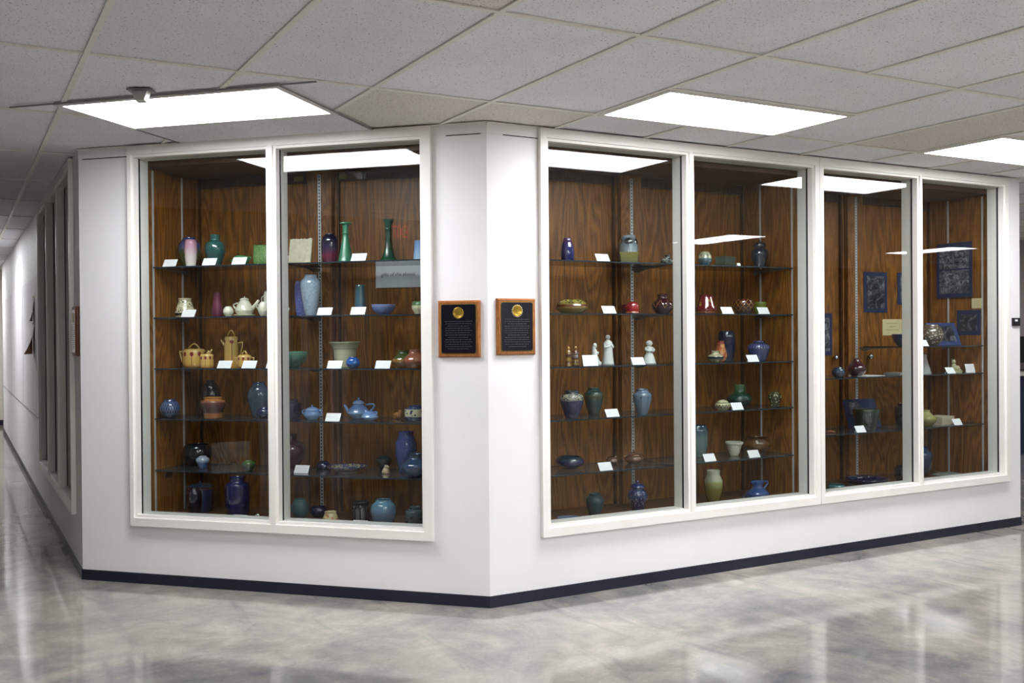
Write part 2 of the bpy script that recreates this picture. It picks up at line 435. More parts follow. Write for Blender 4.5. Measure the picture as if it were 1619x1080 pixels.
# ------------------------------------------------------------------ wood-lined display cases
DBK, DPF = .66, .59     # back doors, face of the middle post
SLOT = NT('slotted metal')
_x, _y, _z = SLOT.sep(SLOT.coord('Object'))
_f = SLOT.math('MULTIPLY', SLOT.math('GREATER_THAN', SLOT.math('FRACT', SLOT.math('MULTIPLY', _z, 48.0)), .45), SLOT.math('LESS_THAN', SLOT.math('ABSOLUTE', SLOT.math('SUBTRACT', SLOT.sep(SLOT.coord('Generated'))[0], .5)), .2))
SLOT = SLOT.done(SLOT.mix(_f, hx('c6cace'), hx('2b2622')), .35, .3)
def case(c, s0, s1, pc, label, k):
    loc = wp(c, 0, 0, 0); t = tag(empty('display_case', loc, rot(c)), label, 'display case', 'built-in wooden display cases')
    z0, z1 = .355, 2.485
    MB().box(s0-.02, s1+.02, .116, DBK+.02, z0-.02, z0).build('case_floor', OAKF, t)
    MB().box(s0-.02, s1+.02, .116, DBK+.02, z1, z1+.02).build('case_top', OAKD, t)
    MB().box(s0-.02, s1+.02, .10, .116, z0-.02, .409).build('floor_edge', PAINT, t)
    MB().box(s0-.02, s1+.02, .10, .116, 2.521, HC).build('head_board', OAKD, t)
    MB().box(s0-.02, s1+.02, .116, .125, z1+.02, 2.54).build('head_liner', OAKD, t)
    MB().box(s0-.02, s0, .116, DBK, z0, z1).build('side_panel', OAK[k % 4], t)
    MB().box(s1, s1+.02, .116, DBK, z0, z1).build('side_panel', OAK[(k+1) % 4], t)
    for a, b, q, kx in ((s0, pc-.08, 2, pc-.17), (pc+.08, s1, 3, pc+.2)):
        d = MB().box(a+.03, b-.03, DBK-.006, DBK+.014, z0+.0, z1-.06).build('door', OAK[(k+q) % 4], t)
        kb = MB(); kb.lathe([(.0, 0), (.009, 0), (.009, .018), (.019, .022), (.021, .032), (.014, .042), (.0, .044)], 16)
        kb.v = [(kx+x, DBK-.006-z, 1.27+y) for x, y, z in kb.v]; kb.build('knob', plain('door knob steel', 'a0a2a4', .2, .9), d)
        for x0, x1, dd in ((a, a+.03, .03), (b-.03, b, .03)):
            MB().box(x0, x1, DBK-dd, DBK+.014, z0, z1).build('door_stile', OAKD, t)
            MB().box((x0+x1)/2-.006, (x0+x1)/2+.006, DBK-dd-.008, DBK-dd, z0, z1).build('moulding', POSTM, t)
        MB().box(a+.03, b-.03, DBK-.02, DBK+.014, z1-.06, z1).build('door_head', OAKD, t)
    MB().box(pc-.08, pc+.08, DPF, DBK+.014, z0, z1).build('post', POSTM, t)
    MB().box(pc-.010, pc+.010, DPF-.006, DPF, z0+.02, z1-.02).build('shelf_standard', SLOT, t)
    for x0, x1 in ((s0, s0+.006), (s1-.006, s1)):
        for d in (.18, .48): MB().box(x0, x1, d-.006, d+.006, z0+.005, z1-.01).build('shelf_standard', METAL, t)
    return t
case('L', .385, 2.215, 1.30, 'oak-lined display case behind the window in the angled wall', 0)
case('R', .355, 2.375, 1.365, 'oak-lined display case holding the white figurines', 1)
case('R', 2.440, 4.320, 3.42, 'oak-lined display case hung with matted photographs', 2)
t = tag(empty('display_case', (-A_, HY0, 0), -math.pi/2), 'oak-lined display case behind the hallway window', 'display case', 'built-in wooden display cases')
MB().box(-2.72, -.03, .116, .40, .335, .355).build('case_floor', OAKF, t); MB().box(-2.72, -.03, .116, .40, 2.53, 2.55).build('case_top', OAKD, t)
MB().box(-2.72, -.03, .40, .42, .355, 2.53).build('back_panel', OAK[1], t)
for x in (-2.74, -.03): MB().box(x, x+.02, .10, .40, .355, 2.53).build('side_panel', OAK[0], t)

# ------------------------------------------------------------------ glass shelves
def shelf(c, u0, u1, z, label):
    t = tag(empty('glass_shelf', wp(c, (u0+u1)/2, .36, z), rot(c)), label, 'shelf', 'glass shelves in the display cases')
    h = (u1-u0)/2
    m = MB(); m.box(-h, h, -.19, .17, -.008, 0)
    o = m.build('pane', [SHELFG, EDGE], t)
    o.data.polygons[2].material_index = 1; o.data.polygons[3].material_index = 1; o.data.polygons[4].material_index = 1; o.data.polygons[5].material_index = 1
    for sx in (-1, 1):
        x = sx*(h-.008)
        b = MB(); b.add([(x-.0015, -.17, -.009), (x-.0015, .219 if sx*(1 if u0 < pcs[c, u0] else -1) > 0 else .17, -.009), (x-.0015, .17, -.036), (x-.0015, .08, -.018)], [(0, 1, 2, 3)])
        b.v += [(p[0]+.003, p[1], p[2]) for p in b.v[:4]]; b.f += [[7, 6, 5, 4], [0, 4, 5, 1], [1, 5, 6, 2], [2, 6, 7, 3], [3, 7, 4, 0]]; b.mi = [0]*6; b.smooth = [False]*6
        b.build('bracket', STEEL, t)
class _PC(dict):
    def __missing__(s, k): return 1.30 if k[0] == 'L' else (1.365 if k[1] < 2.4 else 3.42)
pcs = _PC()
ZS = (1.888, 1.580, 1.271, .965, .650)
LAB = {'L': (('pink slip vase and the teal collared vase', 'green bottle and the dark green candlestick'),
             ('white teapot set and the maroon bud vase', 'tall pale blue vase and the lavender bowl'),
             ('yellow rose teapot and coffee pot', 'flared celadon planter and the bright blue bowl'),
             ('quilted blue pot and the terracotta banded jar', 'pale blue teapot and sugar bowl'),
             ('small silvery jar and the green thimble pot', 'patterned navy-rimmed plate')),
       'R': (('cobalt vase with purple neck and the tree vase', 'dark blue ginger jar and the grey box'),
             ('yellow turtle-shaped bowl', 'zigzag maroon bowl'),
             ('white robed figurines', 'orange vase and the ridged blue vase'),
             ('navy vase with cream collar', 'green bottle-necked vase'),
             ('wide navy bowl and copper sugar bowl', 'white flower pot and the brown relief bowl'))}
for k, z in enumerate(ZS):
    shelf('L', .392, 1.297, z, 'grey glass shelf carrying the '+LAB['L'][k][0]); shelf('L', 1.303, 2.208, z, 'grey glass shelf carrying the '+LAB['L'][k][1])
    shelf('R', .362, 1.362, z, 'grey glass shelf carrying the '+LAB['R'][k][0]); shelf('R', 1.368, 2.368, z, 'grey glass shelf carrying the '+LAB['R'][k][1])
shelf('R', 3.423, 4.313, 1.352, 'short glass shelf carrying the leaning blue photograph')
shelf('R', 2.447, 3.417, 1.145, 'grey glass shelf carrying the maroon pear vase and the little blue bowl'); shelf('R', 3.423, 4.313, 1.145, 'grey glass shelf carrying the pale cat figurine')
shelf('R', 2.447, 3.417, .761, 'grey glass shelf carrying the dark green planter'); shelf('R', 3.423, 4.313, .761, 'grey glass shelf carrying the cream box')

# ------------------------------------------------------------------ pottery: placement (case, along, depth, shelf height, radius, height), metres
P = {
'L1a':('L',0.480,0.420,1.888,0.0738,0.1968), 'L1b':('L',0.596,0.260,1.888,0.0374,0.1649), 'L1c':('L',0.708,0.350,1.888,0.0625,0.1995), 
'L1d':('L',0.908,0.320,1.888,0.0482,0.0771), 'L1e':('L',1.034,0.360,1.888,0.0617,0.1226), 'L2a':('L',0.498,0.340,1.580,0.0610,0.1195), 
'L2b':('L',0.731,0.330,1.580,0.0360,0.1501), 'L2c':('L',0.858,0.250,1.580,0.0306,0.0607), 'L2d':('L',0.890,0.380,1.580,0.0564,0.1062), 
'L2e':('L',1.101,0.240,1.580,0.0321,0.0832), 'L2f':('L',1.055,0.400,1.580,0.0388,0.1544), 'L1g':('L',1.462,0.400,1.888,0.0533,0.1845), 
'L1h':('L',1.612,0.300,1.888,0.0465,0.2349), 'L1i':('L',1.884,0.300,1.888,0.0569,0.2429), 'L1j':('L',2.059,0.360,1.888,0.0441,0.1196), 
'L2g':('L',1.239,0.460,1.580,0.0427,0.2153), 'L2h':('L',1.377,0.310,1.580,0.0612,0.2426), 'L2i':('L',1.656,0.400,1.580,0.0358,0.1806), 
'L2j':('L',1.836,0.330,1.580,0.0721,0.0591), 'L2k':('L',2.067,0.330,1.580,0.0512,0.0749), 'L3a':('L',0.527,0.390,1.271,0.0713,0.1123), 
'L3b':('L',0.694,0.270,1.271,0.0425,0.0828), 'L3c':('L',0.771,0.420,1.271,0.0492,0.1862), 'L3d':('L',0.941,0.290,1.271,0.0440,0.0742), 
'L3e':('L',1.235,0.340,1.271,0.0952,0.0952), 'L3f':('L',1.554,0.400,1.271,0.0928,0.1505), 'L3g':('L',1.680,0.240,1.271,0.0404,0.0649), 
'L3h':('L',1.928,0.400,1.271,0.0652,0.0999), 'L3i':('L',2.050,0.280,1.271,0.0681,0.1052), 'L4a':('L',0.455,0.235,0.965,0.0615,0.1100), 
'L4b':('L',0.597,0.460,0.965,0.0629,0.2204), 'L4c':('L',0.747,0.251,0.965,0.0783,0.1259), 'L4d':('L',0.959,0.420,0.965,0.0703,0.2121), 
'L4e':('L',1.084,0.270,0.965,0.0455,0.0680), 'L4f':('L',1.197,0.380,0.965,0.0729,0.1082), 'L4g':('L',1.391,0.287,0.965,0.0506,0.0630), 
'L4h':('L',1.630,0.420,0.965,0.0682,0.0862), 'L4i':('L',1.760,0.291,0.965,0.0498,0.0526), 'L4j':('L',1.878,0.437,0.965,0.0357,0.0551), 
'L4k':('L',2.031,0.331,0.965,0.0651,0.0859), 'L5a':('L',0.503,0.450,0.650,0.0920,0.1272), 'L5b':('L',0.643,0.294,0.650,0.0408,0.0756), 
'L5c':('L',0.978,0.267,0.650,0.0400,0.0626), 'L5d':('L',1.157,0.441,0.650,0.0971,0.2054), 'L5e':('L',1.375,0.461,0.650,0.0444,0.0475), 
'L5f':('L',1.589,0.346,0.650,0.1257,0.0357), 'L5g':('L',1.762,0.488,0.650,0.0457,0.0851), 'L5h':('L',1.832,0.353,0.650,0.0260,0.0496), 
'L5i':('L',1.933,0.420,0.650,0.0654,0.2393), 'L5j':('L',2.063,0.240,0.650,0.0829,0.1344), 'L6a':('L',0.514,0.460,0.355,0.0821,0.1797), 
'L6b':('L',0.578,0.300,0.355,0.0448,0.1760), 'L6c':('L',0.866,0.320,0.355,0.0753,0.2468), 'L6d':('L',1.094,0.200,0.355,0.0710,0.0554), 
'L6e':('L',1.266,0.360,0.355,0.0534,0.1209), 'L6f':('L',1.344,0.450,0.355,0.0521,0.0631), 'L6g':('L',1.538,0.220,0.355,0.0534,0.0791), 
'L6h':('L',1.692,0.300,0.355,0.0482,0.1319), 'L6i':('L',1.855,0.260,0.355,0.0749,0.1553), 'L6j':('L',2.033,0.300,0.355,0.0583,0.1121), 
'R1a':('R',0.692,0.300,1.888,0.0412,0.1400), 'R1b':('R',1.150,0.320,1.888,0.0577,0.1794), 'R1c':('R',1.108,0.262,1.888,0.0750,0.0644), 
'R1d':('R',1.445,0.320,1.888,0.0441,0.0633), 'R2a':('R',0.733,0.320,1.580,0.0980,0.0841), 'R2b':('R',1.216,0.430,1.580,0.0438,0.0609), 
'R2c':('R',1.147,0.280,1.580,0.0426,0.0753), 'R2d':('R',1.423,0.340,1.580,0.0698,0.1252), 'R3a':('R',0.668,0.260,1.271,0.0204,0.1153), 
'R3b':('R',0.729,0.280,1.271,0.0244,0.1162), 'R3c':('R',0.889,0.300,1.271,0.0396,0.1362), 'R3d':('R',0.997,0.330,1.271,0.0386,0.1814), 
'R3e':('R',1.300,0.320,1.271,0.0444,0.1464), 'R4a':('R',0.700,0.278,0.965,0.0716,0.1590), 'R4b':('R',0.931,0.390,0.965,0.0609,0.1640), 
'R4c':('R',1.174,0.222,0.965,0.0578,0.1556), 'R5a':('R',0.754,0.387,0.650,0.0877,0.0689), 'R5b':('R',1.073,0.405,0.650,0.0372,0.0452), 
'R5c':('R',1.213,0.369,0.650,0.0552,0.0546), 'R6a':('R',0.874,0.300,0.355,0.0551,0.1449), 'R6b':('R',1.189,0.300,0.355,0.0630,0.1534), 
'R6c':('R',0.633,0.200,0.355,0.0772,0.0357), 'R7a':('R',1.734,0.300,1.888,0.0447,0.0921), 'R7b':('R',1.939,0.340,1.888,0.0664,0.0708), 
'R7c':('R',2.236,0.340,1.888,0.0593,0.1815), 'R8a':('R',1.741,0.300,1.580,0.0665,0.1232), 'R8b':('R',2.060,0.300,1.580,0.0697,0.1009), 
'R8c':('R',2.294,0.400,1.580,0.0435,0.0853), 'R9a':('R',2.023,0.430,1.271,0.0581,0.1995), 'R9b':('R',1.886,0.330,1.271,0.0392,0.1367), 
'R9c':('R',1.764,0.240,1.271,0.0525,0.0731), 'R9d':('R',2.188,0.300,1.271,0.0756,0.1336), 'R10a':('R',2.126,0.420,0.965,0.0871,0.1456), 
'R10b':('R',1.821,0.240,0.965,0.0487,0.0563), 'R10c':('R',2.289,0.260,0.965,0.0438,0.0986), 'R11a':('R',1.761,0.420,0.650,0.0724,0.2061), 
'R11b':('R',2.005,0.340,0.650,0.0584,0.0902), 'R11c':('R',2.229,0.370,0.650,0.0957,0.1025), 'R12a':('R',1.792,0.300,0.355,0.0612,0.2161), 
'R12b':('R',2.189,0.320,0.355,0.0784,0.1119), 'R13a':('R',3.609,0.320,1.352,0.0790,0.0867), 'R13b':('R',3.809,0.240,1.352,0.0909,0.1547), 
'R14a':('R',3.125,0.320,1.145,0.0686,0.1261), 'R14b':('R',2.858,0.240,1.145,0.0459,0.0689), 'R14c':('R',4.132,0.280,1.145,0.0526,0.1111), 
'R14d':('R',3.872,0.350,1.145,0.0522,0.1384), 'R15a':('R',3.173,0.280,0.761,0.0932,0.1500), 'R15b':('R',3.758,0.450,0.761,0.0595,0.1568), 
'R15c':('R',3.810,0.280,0.761,0.0703,0.1144), 'R16a':('R',3.219,0.320,0.355,0.1539,0.0544), 'R16b':('R',2.791,0.200,0.355,0.0628,0.0596), 
'R16c':('R',3.520,0.240,0.355,0.0732,0.1300), 'R16d':('R',3.983,0.460,0.355,0.0774,0.2193), 
}
def smooth_prof(pts, n=5):
    """Catmull-Rom through (h, r) points"""
    p = [pts[0]]+list(pts)+[pts[-1]]; out = []
    for i in range(1, len(p)-2):
        a, b, c, d = p[i-1], p[i], p[i+1], p[i+2]
        for k in range(n):
            t = k/n
            out.append(tuple(.5*((2*b[q])+(-a[q]+c[q])*t+(2*a[q]-5*b[q]+4*c[q]-d[q])*t*t+(-a[q]+3*b[q]-3*c[q]+d[q])*t**3) for q in (0, 1)))
    out.append(pts[-1]); return out
PROF = {
 'ovoid': [(0, .52), (.04, .58), (.3, .84), (.58, 1), (.8, .86), (.93, .58), (1, .52)],
 'collar': [(0, .52), (.03, .58), (.3, .86), (.55, 1), (.74, .86), (.82, .52), (.88, .46), (.97, .48), (1, .52)],
 'cyl': [(0, .93), (.04, .97), (.3, 1), (.7, .98), (.95, .97), (1, .98)],
 'slim': [(0, .72), (.03, .78), (.3, .92), (.6, 1), (.85, .98), (.95, .88), (1, .8)],
 'capsule': [(0, .7), (.03, .76), (.2, .92), (.5, 1), (.78, .98), (.9, .8), (.96, .58), (1, .55)],
 'cone': [(0, .8), (.04, .92), (.18, 1), (.3, .98), (.6, .8), (.9, .62), (.95, .64), (1, .66)],
 'bud': [(0, .8), (.04, .9), (.18, 1), (.4, .86), (.7, .66), (.95, .56), (1, .58)],
 'flask': [(0, .96), (.03, 1), (.12, .88), (.35, .66), (.6, .42), (.7, .36), (.72, .44), (.75, .36), (.9, .36), (.955, .5), (.97, .72), (1, .72)],
 'stick': [(0, 1), (.03, .98), (.1, .72), (.25, .5), (.45, .36), (.65, .32), (.74, .33), (.75, .40), (.79, .32), (.9, .38), (.97, .5), (1, .54)],
 'cup': [(0, .7), (.05, .78), (.4, .92), (.8, 1), (1, .98)],
 'tall': [(0, .5), (.03, .56), (.25, .74), (.55, .93), (.75, 1), (.86, .9), (.93, .66), (.97, .6), (1, .66)],
 'tumbler': [(0, 1), (.05, .98), (.5, .88), (1, .76)],
 'bowl': [(0, .45), (.08, .52), (.35, .78), (.7, .95), (1, 1)],
 'lowbowl': [(0, .6), (.1, .7), (.4, .96), (.62, 1), (.85, .94), (1, .8)],
 'planter': [(0, .62), (.05, .66), (.4, .7), (.7, .76), (.85, .86), (.97, 1), (1, 1)],
 'globe': [(0, .5), (.08, .66), (.35, .97), (.52, 1), (.75, .9), (.92, .66), (1, .58)],
 'squat': [(0, .5), (.06, .6), (.25, .88), (.42, 1), (.58, .92), (.72, .6), (.82, .44), (.94, .44), (1, .52)],
 'squat2': [(0, .62), (.06, .7), (.28, .95), (.42, 1), (.6, .86), (.78, .56), (.88, .46), (1, .48)],
 'jar': [(0, .68), (.04, .72), (.25, .74), (.5, .86), (.74, 1), (.84, .96), (.9, .72), (.94, .68), (1, .74)],
 'dome': [(0, 1), (.3, 1), (.6, .96), (.8, .8), (.93, .5), (1, .34)],
 'shoulder': [(0, .5), (.04, .56), (.3, .78), (.55, .96), (.7, 1), (.82, .93), (.9, .68), (.94, .6), (1, .64)],
 'barrel': [(0, .8), (.04, .85), (.3, .98), (.6, 1), (.82, .96), (.87, .72), (.9, .62), (.97, .64), (1, .68)],
 'ginger': [(0, .56), (.04, .6), (.25, .72), (.55, .96), (.74, 1), (.88, .84), (.95, .6), (1, .58)],
 'pot': [(0, .66), (.05, .7), (.4, .84), (.85, .98), (.9, 1), (1, .98)],
 'flower': [(0, .44), (.06, .5), (.3, .64), (.65, .8), (.82, .86), (.85, .98), (1, 1)],
 'plate': [(0, .45), (.2, .48), (.35, .62), (.7, .85), (1, 1)],
 'neck': [(0, .55), (.05, .66), (.25, .95), (.36, 1), (.5, .88), (.62, .58), (.7, .44), (.9, .42), (1, .44)],
 'pear': [(0, .5), (.05, .6), (.25, .92), (.42, 1), (.56, .9), (.72, .58), (.85, .38), (.93, .32), (1, .36)],
 'turtle': [(0, .55), (.12, .75), (.35, .97), (.5, 1), (.75, .9), (.9, .76), (1, .6)],
 'frog': [(0, .9), (.15, 1), (.5, .94), (.8, .7), (1, .34)],
 'tea': [(0, .55), (.08, .7), (.3, .98), (.42, 1), (.7, .78), (.9, .52), (1, .46)],
 'yellow': [(0, .9), (.05, .95), (.2, 1), (.75, .98), (.92, .94), (1, .84)],
 'coffee': [(0, 1), (.04, .98), (.3, .94), (.7, .9), (.93, .86), (1, .78)],
 'cream': [(0, .6), (.08, .8), (.3, 1), (.6, .9), (.85, .72), (1, .76)],
 'ewer': [(0, .7), (.06, .84), (.25, 1), (.4, .92), (.55, .66), (.66, .46), (.85, .46), (1, .58)],
}
def vessel(R, H, prof, hollow=True, n=30, sub=5):
    """closed solid of revolution with wall thickness and an inside"""
    pr = [(max(r, .01)*R, h*H) for h, r in smooth_prof(PROF[prof] if isinstance(prof, str) else prof, sub)]
    if hollow:
        t = max(.0025, .05*R); rr, zz = pr[-1]
        pr.append((rr-.4*t, zz+.35*t)); pr.append((rr-t, zz-.2*t))
        ins = [(max(r-t, .1*R), h) for r, h in reversed(pr[:-2]) if h > .12*H and h < zz-.03*H]
        pr += ins+[(ins[-1][0]*.6 if ins else .3*R, .09*H)]
    return MB().lathe(pr, n)

def glaze(name, stops, rough=.16, speck=None, pat=None, metal=0, **k):
    """glaze graded by height, optional mottling and a painted motif"""
    if name in MATS: return MATS[name]
    t = NT(name); g = t.coord('Generated'); o = t.coord('Object')
    x, y, z = t.sep(g); n1 = t.noise(o, 28, 4, .6); n2 = t.noise(o, 110, 2, .5)
    zz = t.math('ADD', z, t.math('MULTIPLY', t.math('SUBTRACT', n1, .5), .10))
    if isinstance(stops, str): stops = [(0, stops)]
    col = t.ramp(zz, [(p, hx(c)) for p, c in stops]) if len(stops) > 1 else t.mix(n1, tuple(v*.78 for v in hx(stops[0][1])[:3])+(1,), tuple(min(1, v*1.2) for v in hx(stops[0][1])[:3])+(1,))
    if speck: col = t.mix(t.ramp(n2, [(.54, (0, 0, 0, 1)), (.66, (1, 1, 1, 1))]), col, hx(speck))
    if pat:
        cx, cy = t.math('SUBTRACT', x, .5), t.math('SUBTRACT', y, .5)
        ang = t.math('ADD', t.math('DIVIDE', t.math('ARCTAN2', cy, cx), 2*math.pi), .75)   # 0 faces the glass
        N = k.get('n', 8); z0, z1 = k.get('band', (0, 1)); pc = hx(k['pc'])
        fr = t.math('SUBTRACT', t.math('FRACT', t.math('ADD', t.math('MULTIPLY', ang, float(N)), .5)), .5)
        tri = t.math('MULTIPLY', t.math('ABSOLUTE', fr), 2.0)
        inb = t.math('MULTIPLY', t.math('GREATER_THAN', z, z0), t.math('LESS_THAN', z, z1))
        zn = t.math('DIVIDE', t.math('SUBTRACT', z, z0), z1-z0)
        if pat == 'band': f = inb
        elif pat == 'zig':
            f = t.math('MULTIPLY', inb, t.math('LESS_THAN', t.math('ABSOLUTE', t.math('SUBTRACT', zn, tri)), k.get('w', .16)))
        elif pat == 'lattice':
            a = t.math('LESS_THAN', t.math('ABSOLUTE', t.math('SUBTRACT', t.math('FRACT', t.math('ADD', t.math('MULTIPLY', zn, 2.0), tri)), .5)), k.get('w', .1))
            b = t.math('LESS_THAN', t.math('ABSOLUTE', t.math('SUBTRACT', t.math('FRACT', t.math('SUBTRACT', t.math('MULTIPLY', zn, 2.0), tri)), .5)), k.get('w', .1))
            f = t.math('MULTIPLY', inb, t.math('MAXIMUM', a, b))
        elif pat == 'ribs': f = t.math('MULTIPLY', inb, t.math('LESS_THAN', tri, k.get('w', .4)))
        elif pat == 'dots':
            f = t.math('MULTIPLY', inb, t.math('LESS_THAN', t.voronoi(o, k.get('sc', 80)), k.get('w', .4)))
        elif pat == 'scroll':
            f = t.math('MULTIPLY', inb, t.math('LESS_THAN', t.math('ABSOLUTE', t.math('SUBTRACT', t.voronoi(o, k.get('sc', 60)), .42)), k.get('w', .1)))
        elif pat == 'rose':
            dz = t.math('DIVIDE', t.math('SUBTRACT', z, k.get('zc', .72)), k.get('rz', .1)); da = t.math('DIVIDE', fr, k.get('ra', .2))
            blob = t.math('LESS_THAN', t.math('ADD', t.math('MULTIPLY', dz, dz), t.math('ADD', t.math('MULTIPLY', da, da), t.math('MULTIPLY', n2, .6))), 1.1)
            stem = t.math('MULTIPLY', t.math('LESS_THAN', tri, k.get('w', .07)), t.math('MULTIPLY', t.math('LESS_THAN', z, k.get('zc', .72)), t.math('GREATER_THAN', z, .08)))
            f = t.math('MAXIMUM', blob, stem)
        col = t.mix(f, col, pc)
        if 'pc2' in k: # second colour: a foot or rim band
            a, b = k['band2']
            col = t.mix(t.math('MULTIPLY', t.math('GREATER_THAN', z, a), t.math('LESS_THAN', z, b)), col, hx(k['pc2']))
    t.b.inputs['Coat Weight'].default_value = 1.0 if rough < .23 else .35; t.b.inputs['Coat Roughness'].default_value = .03 if rough < .23 else .15
    MATS[name] = t.done(col, rough, metal)
    return MATS[name]

def arc(p0, p1, bulge, n=9):
    """half-loop from p0 to p1 in the xz plane, pushed out by bulge (x, z)"""
    out = []
    for i in range(n):
        t = i/(n-1); s = math.sin(math.pi*t)
        out.append((p0[0]+(p1[0]-p0[0])*t+bulge[0]*s, 0, p0[2]+(p1[2]-p0[2])*t+bulge[1]*s))
    return out

def pot(i, name, label, cat, prof, mat, extras=(), hollow=True, dz=0, hs=1.0, rs=1.0, rz=0):
    """one vessel; extras are (kind, material, ...) parts in units of its radius and height"""
    c, u, d, z, R, H = P[i]; R *= rs; H *= hs
    loc = wp(c, u, d, z+.0006+dz)
    b = vessel(R, H, prof, hollow)
    if not extras:
        o = b.build(name, mat, None, loc, rot(c)+rz); tag(o, label, cat); return o
    t = tag(empty(name, loc, rot(c)+rz), label, cat)
    b.build('body', mat, t)
    for e in extras:
        k, m2 = e[0], e[1] or mat; a = e[2] if len(e) > 2 else {}
        if k == 'handle':      # loop on one side
            s = a.get('s', 1); r0 = a.get('r', .95)*R; za, zb = a.get('z', (.25, .8)); o = a.get('out', .6)*R; w = a.get('w', .09)*R
            if a.get('square'):
                pts = [(s*r0, 0, zb*H), (s*(r0+o), 0, zb*H+.02*H), (s*(r0+o*.95), 0, zb*H-.1*H), (s*(r0+.55*o), 0, (za+.25*(zb-za))*H), (s*r0, 0, za*H)]
            else: pts = arc((s*r0*a.get('rt', 1), 0, zb*H), (s*r0, 0, za*H), (s*o, a.get('up', .1)*H))
            MB().tube(pts, w).build('handle', m2, t)
        elif k == 'arch':      # arch over the lid
            w = a.get('w', .07)*R; r0 = a.get('r', .45)*R; z0 = a.get('z0', 1.0)*H
            MB().tube(arc((-r0, 0, z0), (r0, 0, z0), (0, a.get('h', .35)*H), 11), w).build('lid_handle', m2, t)
        elif k == 'spout':
            s = a.get('s', 1); w = a.get('w', .2)*R; x0, z0, x1, z1 = a.get('p', (.8, .35, 1.6, .95))
            pts = [(s*x0*R, 0, z0*H), (s*(x0+.45*(x1-x0))*R, 0, (z0+.35*(z1-z0))*H), (s*(x0+.75*(x1-x0))*R, 0, (z0+.7*(z1-z0))*H), (s*x1*R, 0, z1*H)]
            MB().tube(pts, [w*1.4, w, w*.75, w*.65], 10).build('spout', m2, t)
        elif k == 'lid':
            z0 = a.get('z0', 1.0)*H; r0 = a.get('r', .6)*R; h = a.get('h', .2)*H
            pf = a.get('prof', [(0, 1), (.12, 1.03), (.4, .93), (.7, .68), (.9, .36), (1, .14)])
            lp = [(r*r0, z0+q*h) for q, r in smooth_prof(pf, 3)]
            l = MB().lathe(lp, 24).build('lid', m2, t)
            if a.get('knob', 1):
                kr = a.get('kr', .16)*r0
                MB().ball((0, 0, z0+h+kr*.7), kr).build('knob', m2, l)
        elif k == 'rim':
            r0 = a.get('r', 1)*R; z0 = a.get('z0', 1)*H; w = a.get('w', .05)*R
            MB().lathe([(r0-w, z0-w), (r0+w, z0-w), (r0+w*1.2, z0), (r0+w, z0+w), (r0-w, z0+w), (r0-w*1.2, z0)], 28).build('rim', m2, t)
        elif k == 'saucer':
            r0 = a.get('r', 1.4)*R; h = a.get('h', .012)
            MB().lathe([(r0*.5, 0), (r0*.55, .002), (r0*.8, h*.5), (r0, h), (r0*.98, h+.002), (r0*.8, h*.5+.003), (r0*.5, .004)], 28).build('saucer', m2, t)
    return t
CB = 'vase'
# ---------------- angled case, top shelf
pot('L1a', 'vase', 'dark blue and olive ovoid vase behind the slim pink vase', 'vase', 'ovoid', glaze('blue olive', [(0, '3b4028'), (.5, '46502f'), (.75, '33427a'), (1, '27325c')]))
pot('L1b', 'vase', 'slim vase fading from pink at the rim to white', 'vase', 'slim', glaze('pink to white', [(0, 'e6dfd6'), (.35, 'ddd0cc'), (.7, 'c79aac'), (1, 'a8748c')], .25))
pot('L1c', 'vase', 'teal glossy vase with a short collar neck', 'vase', 'collar', glaze('teal', [(0, '1a3c3c'), (.5, '285654'), (1, '2f605d')]))
pot('L1d', 'bowl', 'tiny green bowl with a side handle behind a label card', 'bowl', 'lowbowl', glaze('leaf green', [(0, '1f5a3c'), (1, '3a8054')]), [('handle', None, {'s': -1, 'out': .5, 'z': (.2, .7)}), ('handle', None, {'s': 1, 'out': .35, 'z': (.5, .9)})], hs=.8)
pot('L1e', 'jar', 'cylindrical apple green jar with raised flower relief', 'jar', 'cyl', glaze('apple green', [(0, '4a7444'), (.5, '6a8f58'), (1, '55824e')], .16, '7d9a5c', 'scroll', pc='7a9858', sc=45, w=.06, band=(.2, .95)))
G_TAB = plain('torn clay tablet', 'cfc8b2', .8, var=.12, scale=40)
def tablet():
    c, u, d, z = 'L', 1.333, .25, 1.8886
    m = MB(); n = 14; w, h, th = .072, .150, .010
    xs = [-w+2*w*i/n for i in range(n+1)]
    top = [h+random.uniform(-.004, .004) for _ in xs]
    f = [(x, 0, 0) for x in xs]+[(x, .03, q) for x, q in zip(xs, top)]; bk = [(x, y+th, zz) for x, y, zz in f]
    N = n+1; fs = []
    for i in range(n): fs += [(i, i+1, N+i+1, N+i), (2*N+i, 3*N+i, 3*N+i+1, 2*N+i+1), (N+i, N+i+1, 3*N+i+1, 3*N+i), (i, 2*N+i, 2*N+i+1, i+1)]
    fs += [(0, N, 3*N, 2*N), (n, 2*N+n, 3*N+n, N+n)]
    m.add(f+bk, fs); tag(m.build('clay_tablet', G_TAB, None, wp(c, u, d, z), rot(c)), 'cream clay tablet with ragged edges leaning upright', 'tablet')
tablet()
pot('L1g', 'vase', 'vase grading from midnight blue to wine red at the foot', 'vase', 'capsule', glaze('midnight to wine', [(0, '5c2036'), (.3, '742a48'), (.5, '3a3150'), (.8, '1c2038'), (1, '14172b')], .1))
pot('L1h', 'bottle', 'green bottle vase with a flared base and flat rim', 'vase', 'flask', glaze('bottle green', [(0, '2f7458'), (1, '3b8464')], .3))
pot('L1i', 'candlestick', 'dark green trumpet-mouthed candlestick vase with spreading foot', 'vase', 'stick', glaze('bronze green', [(0, '1d4a38'), (.5, '16392d'), (1, '265342')], .25))
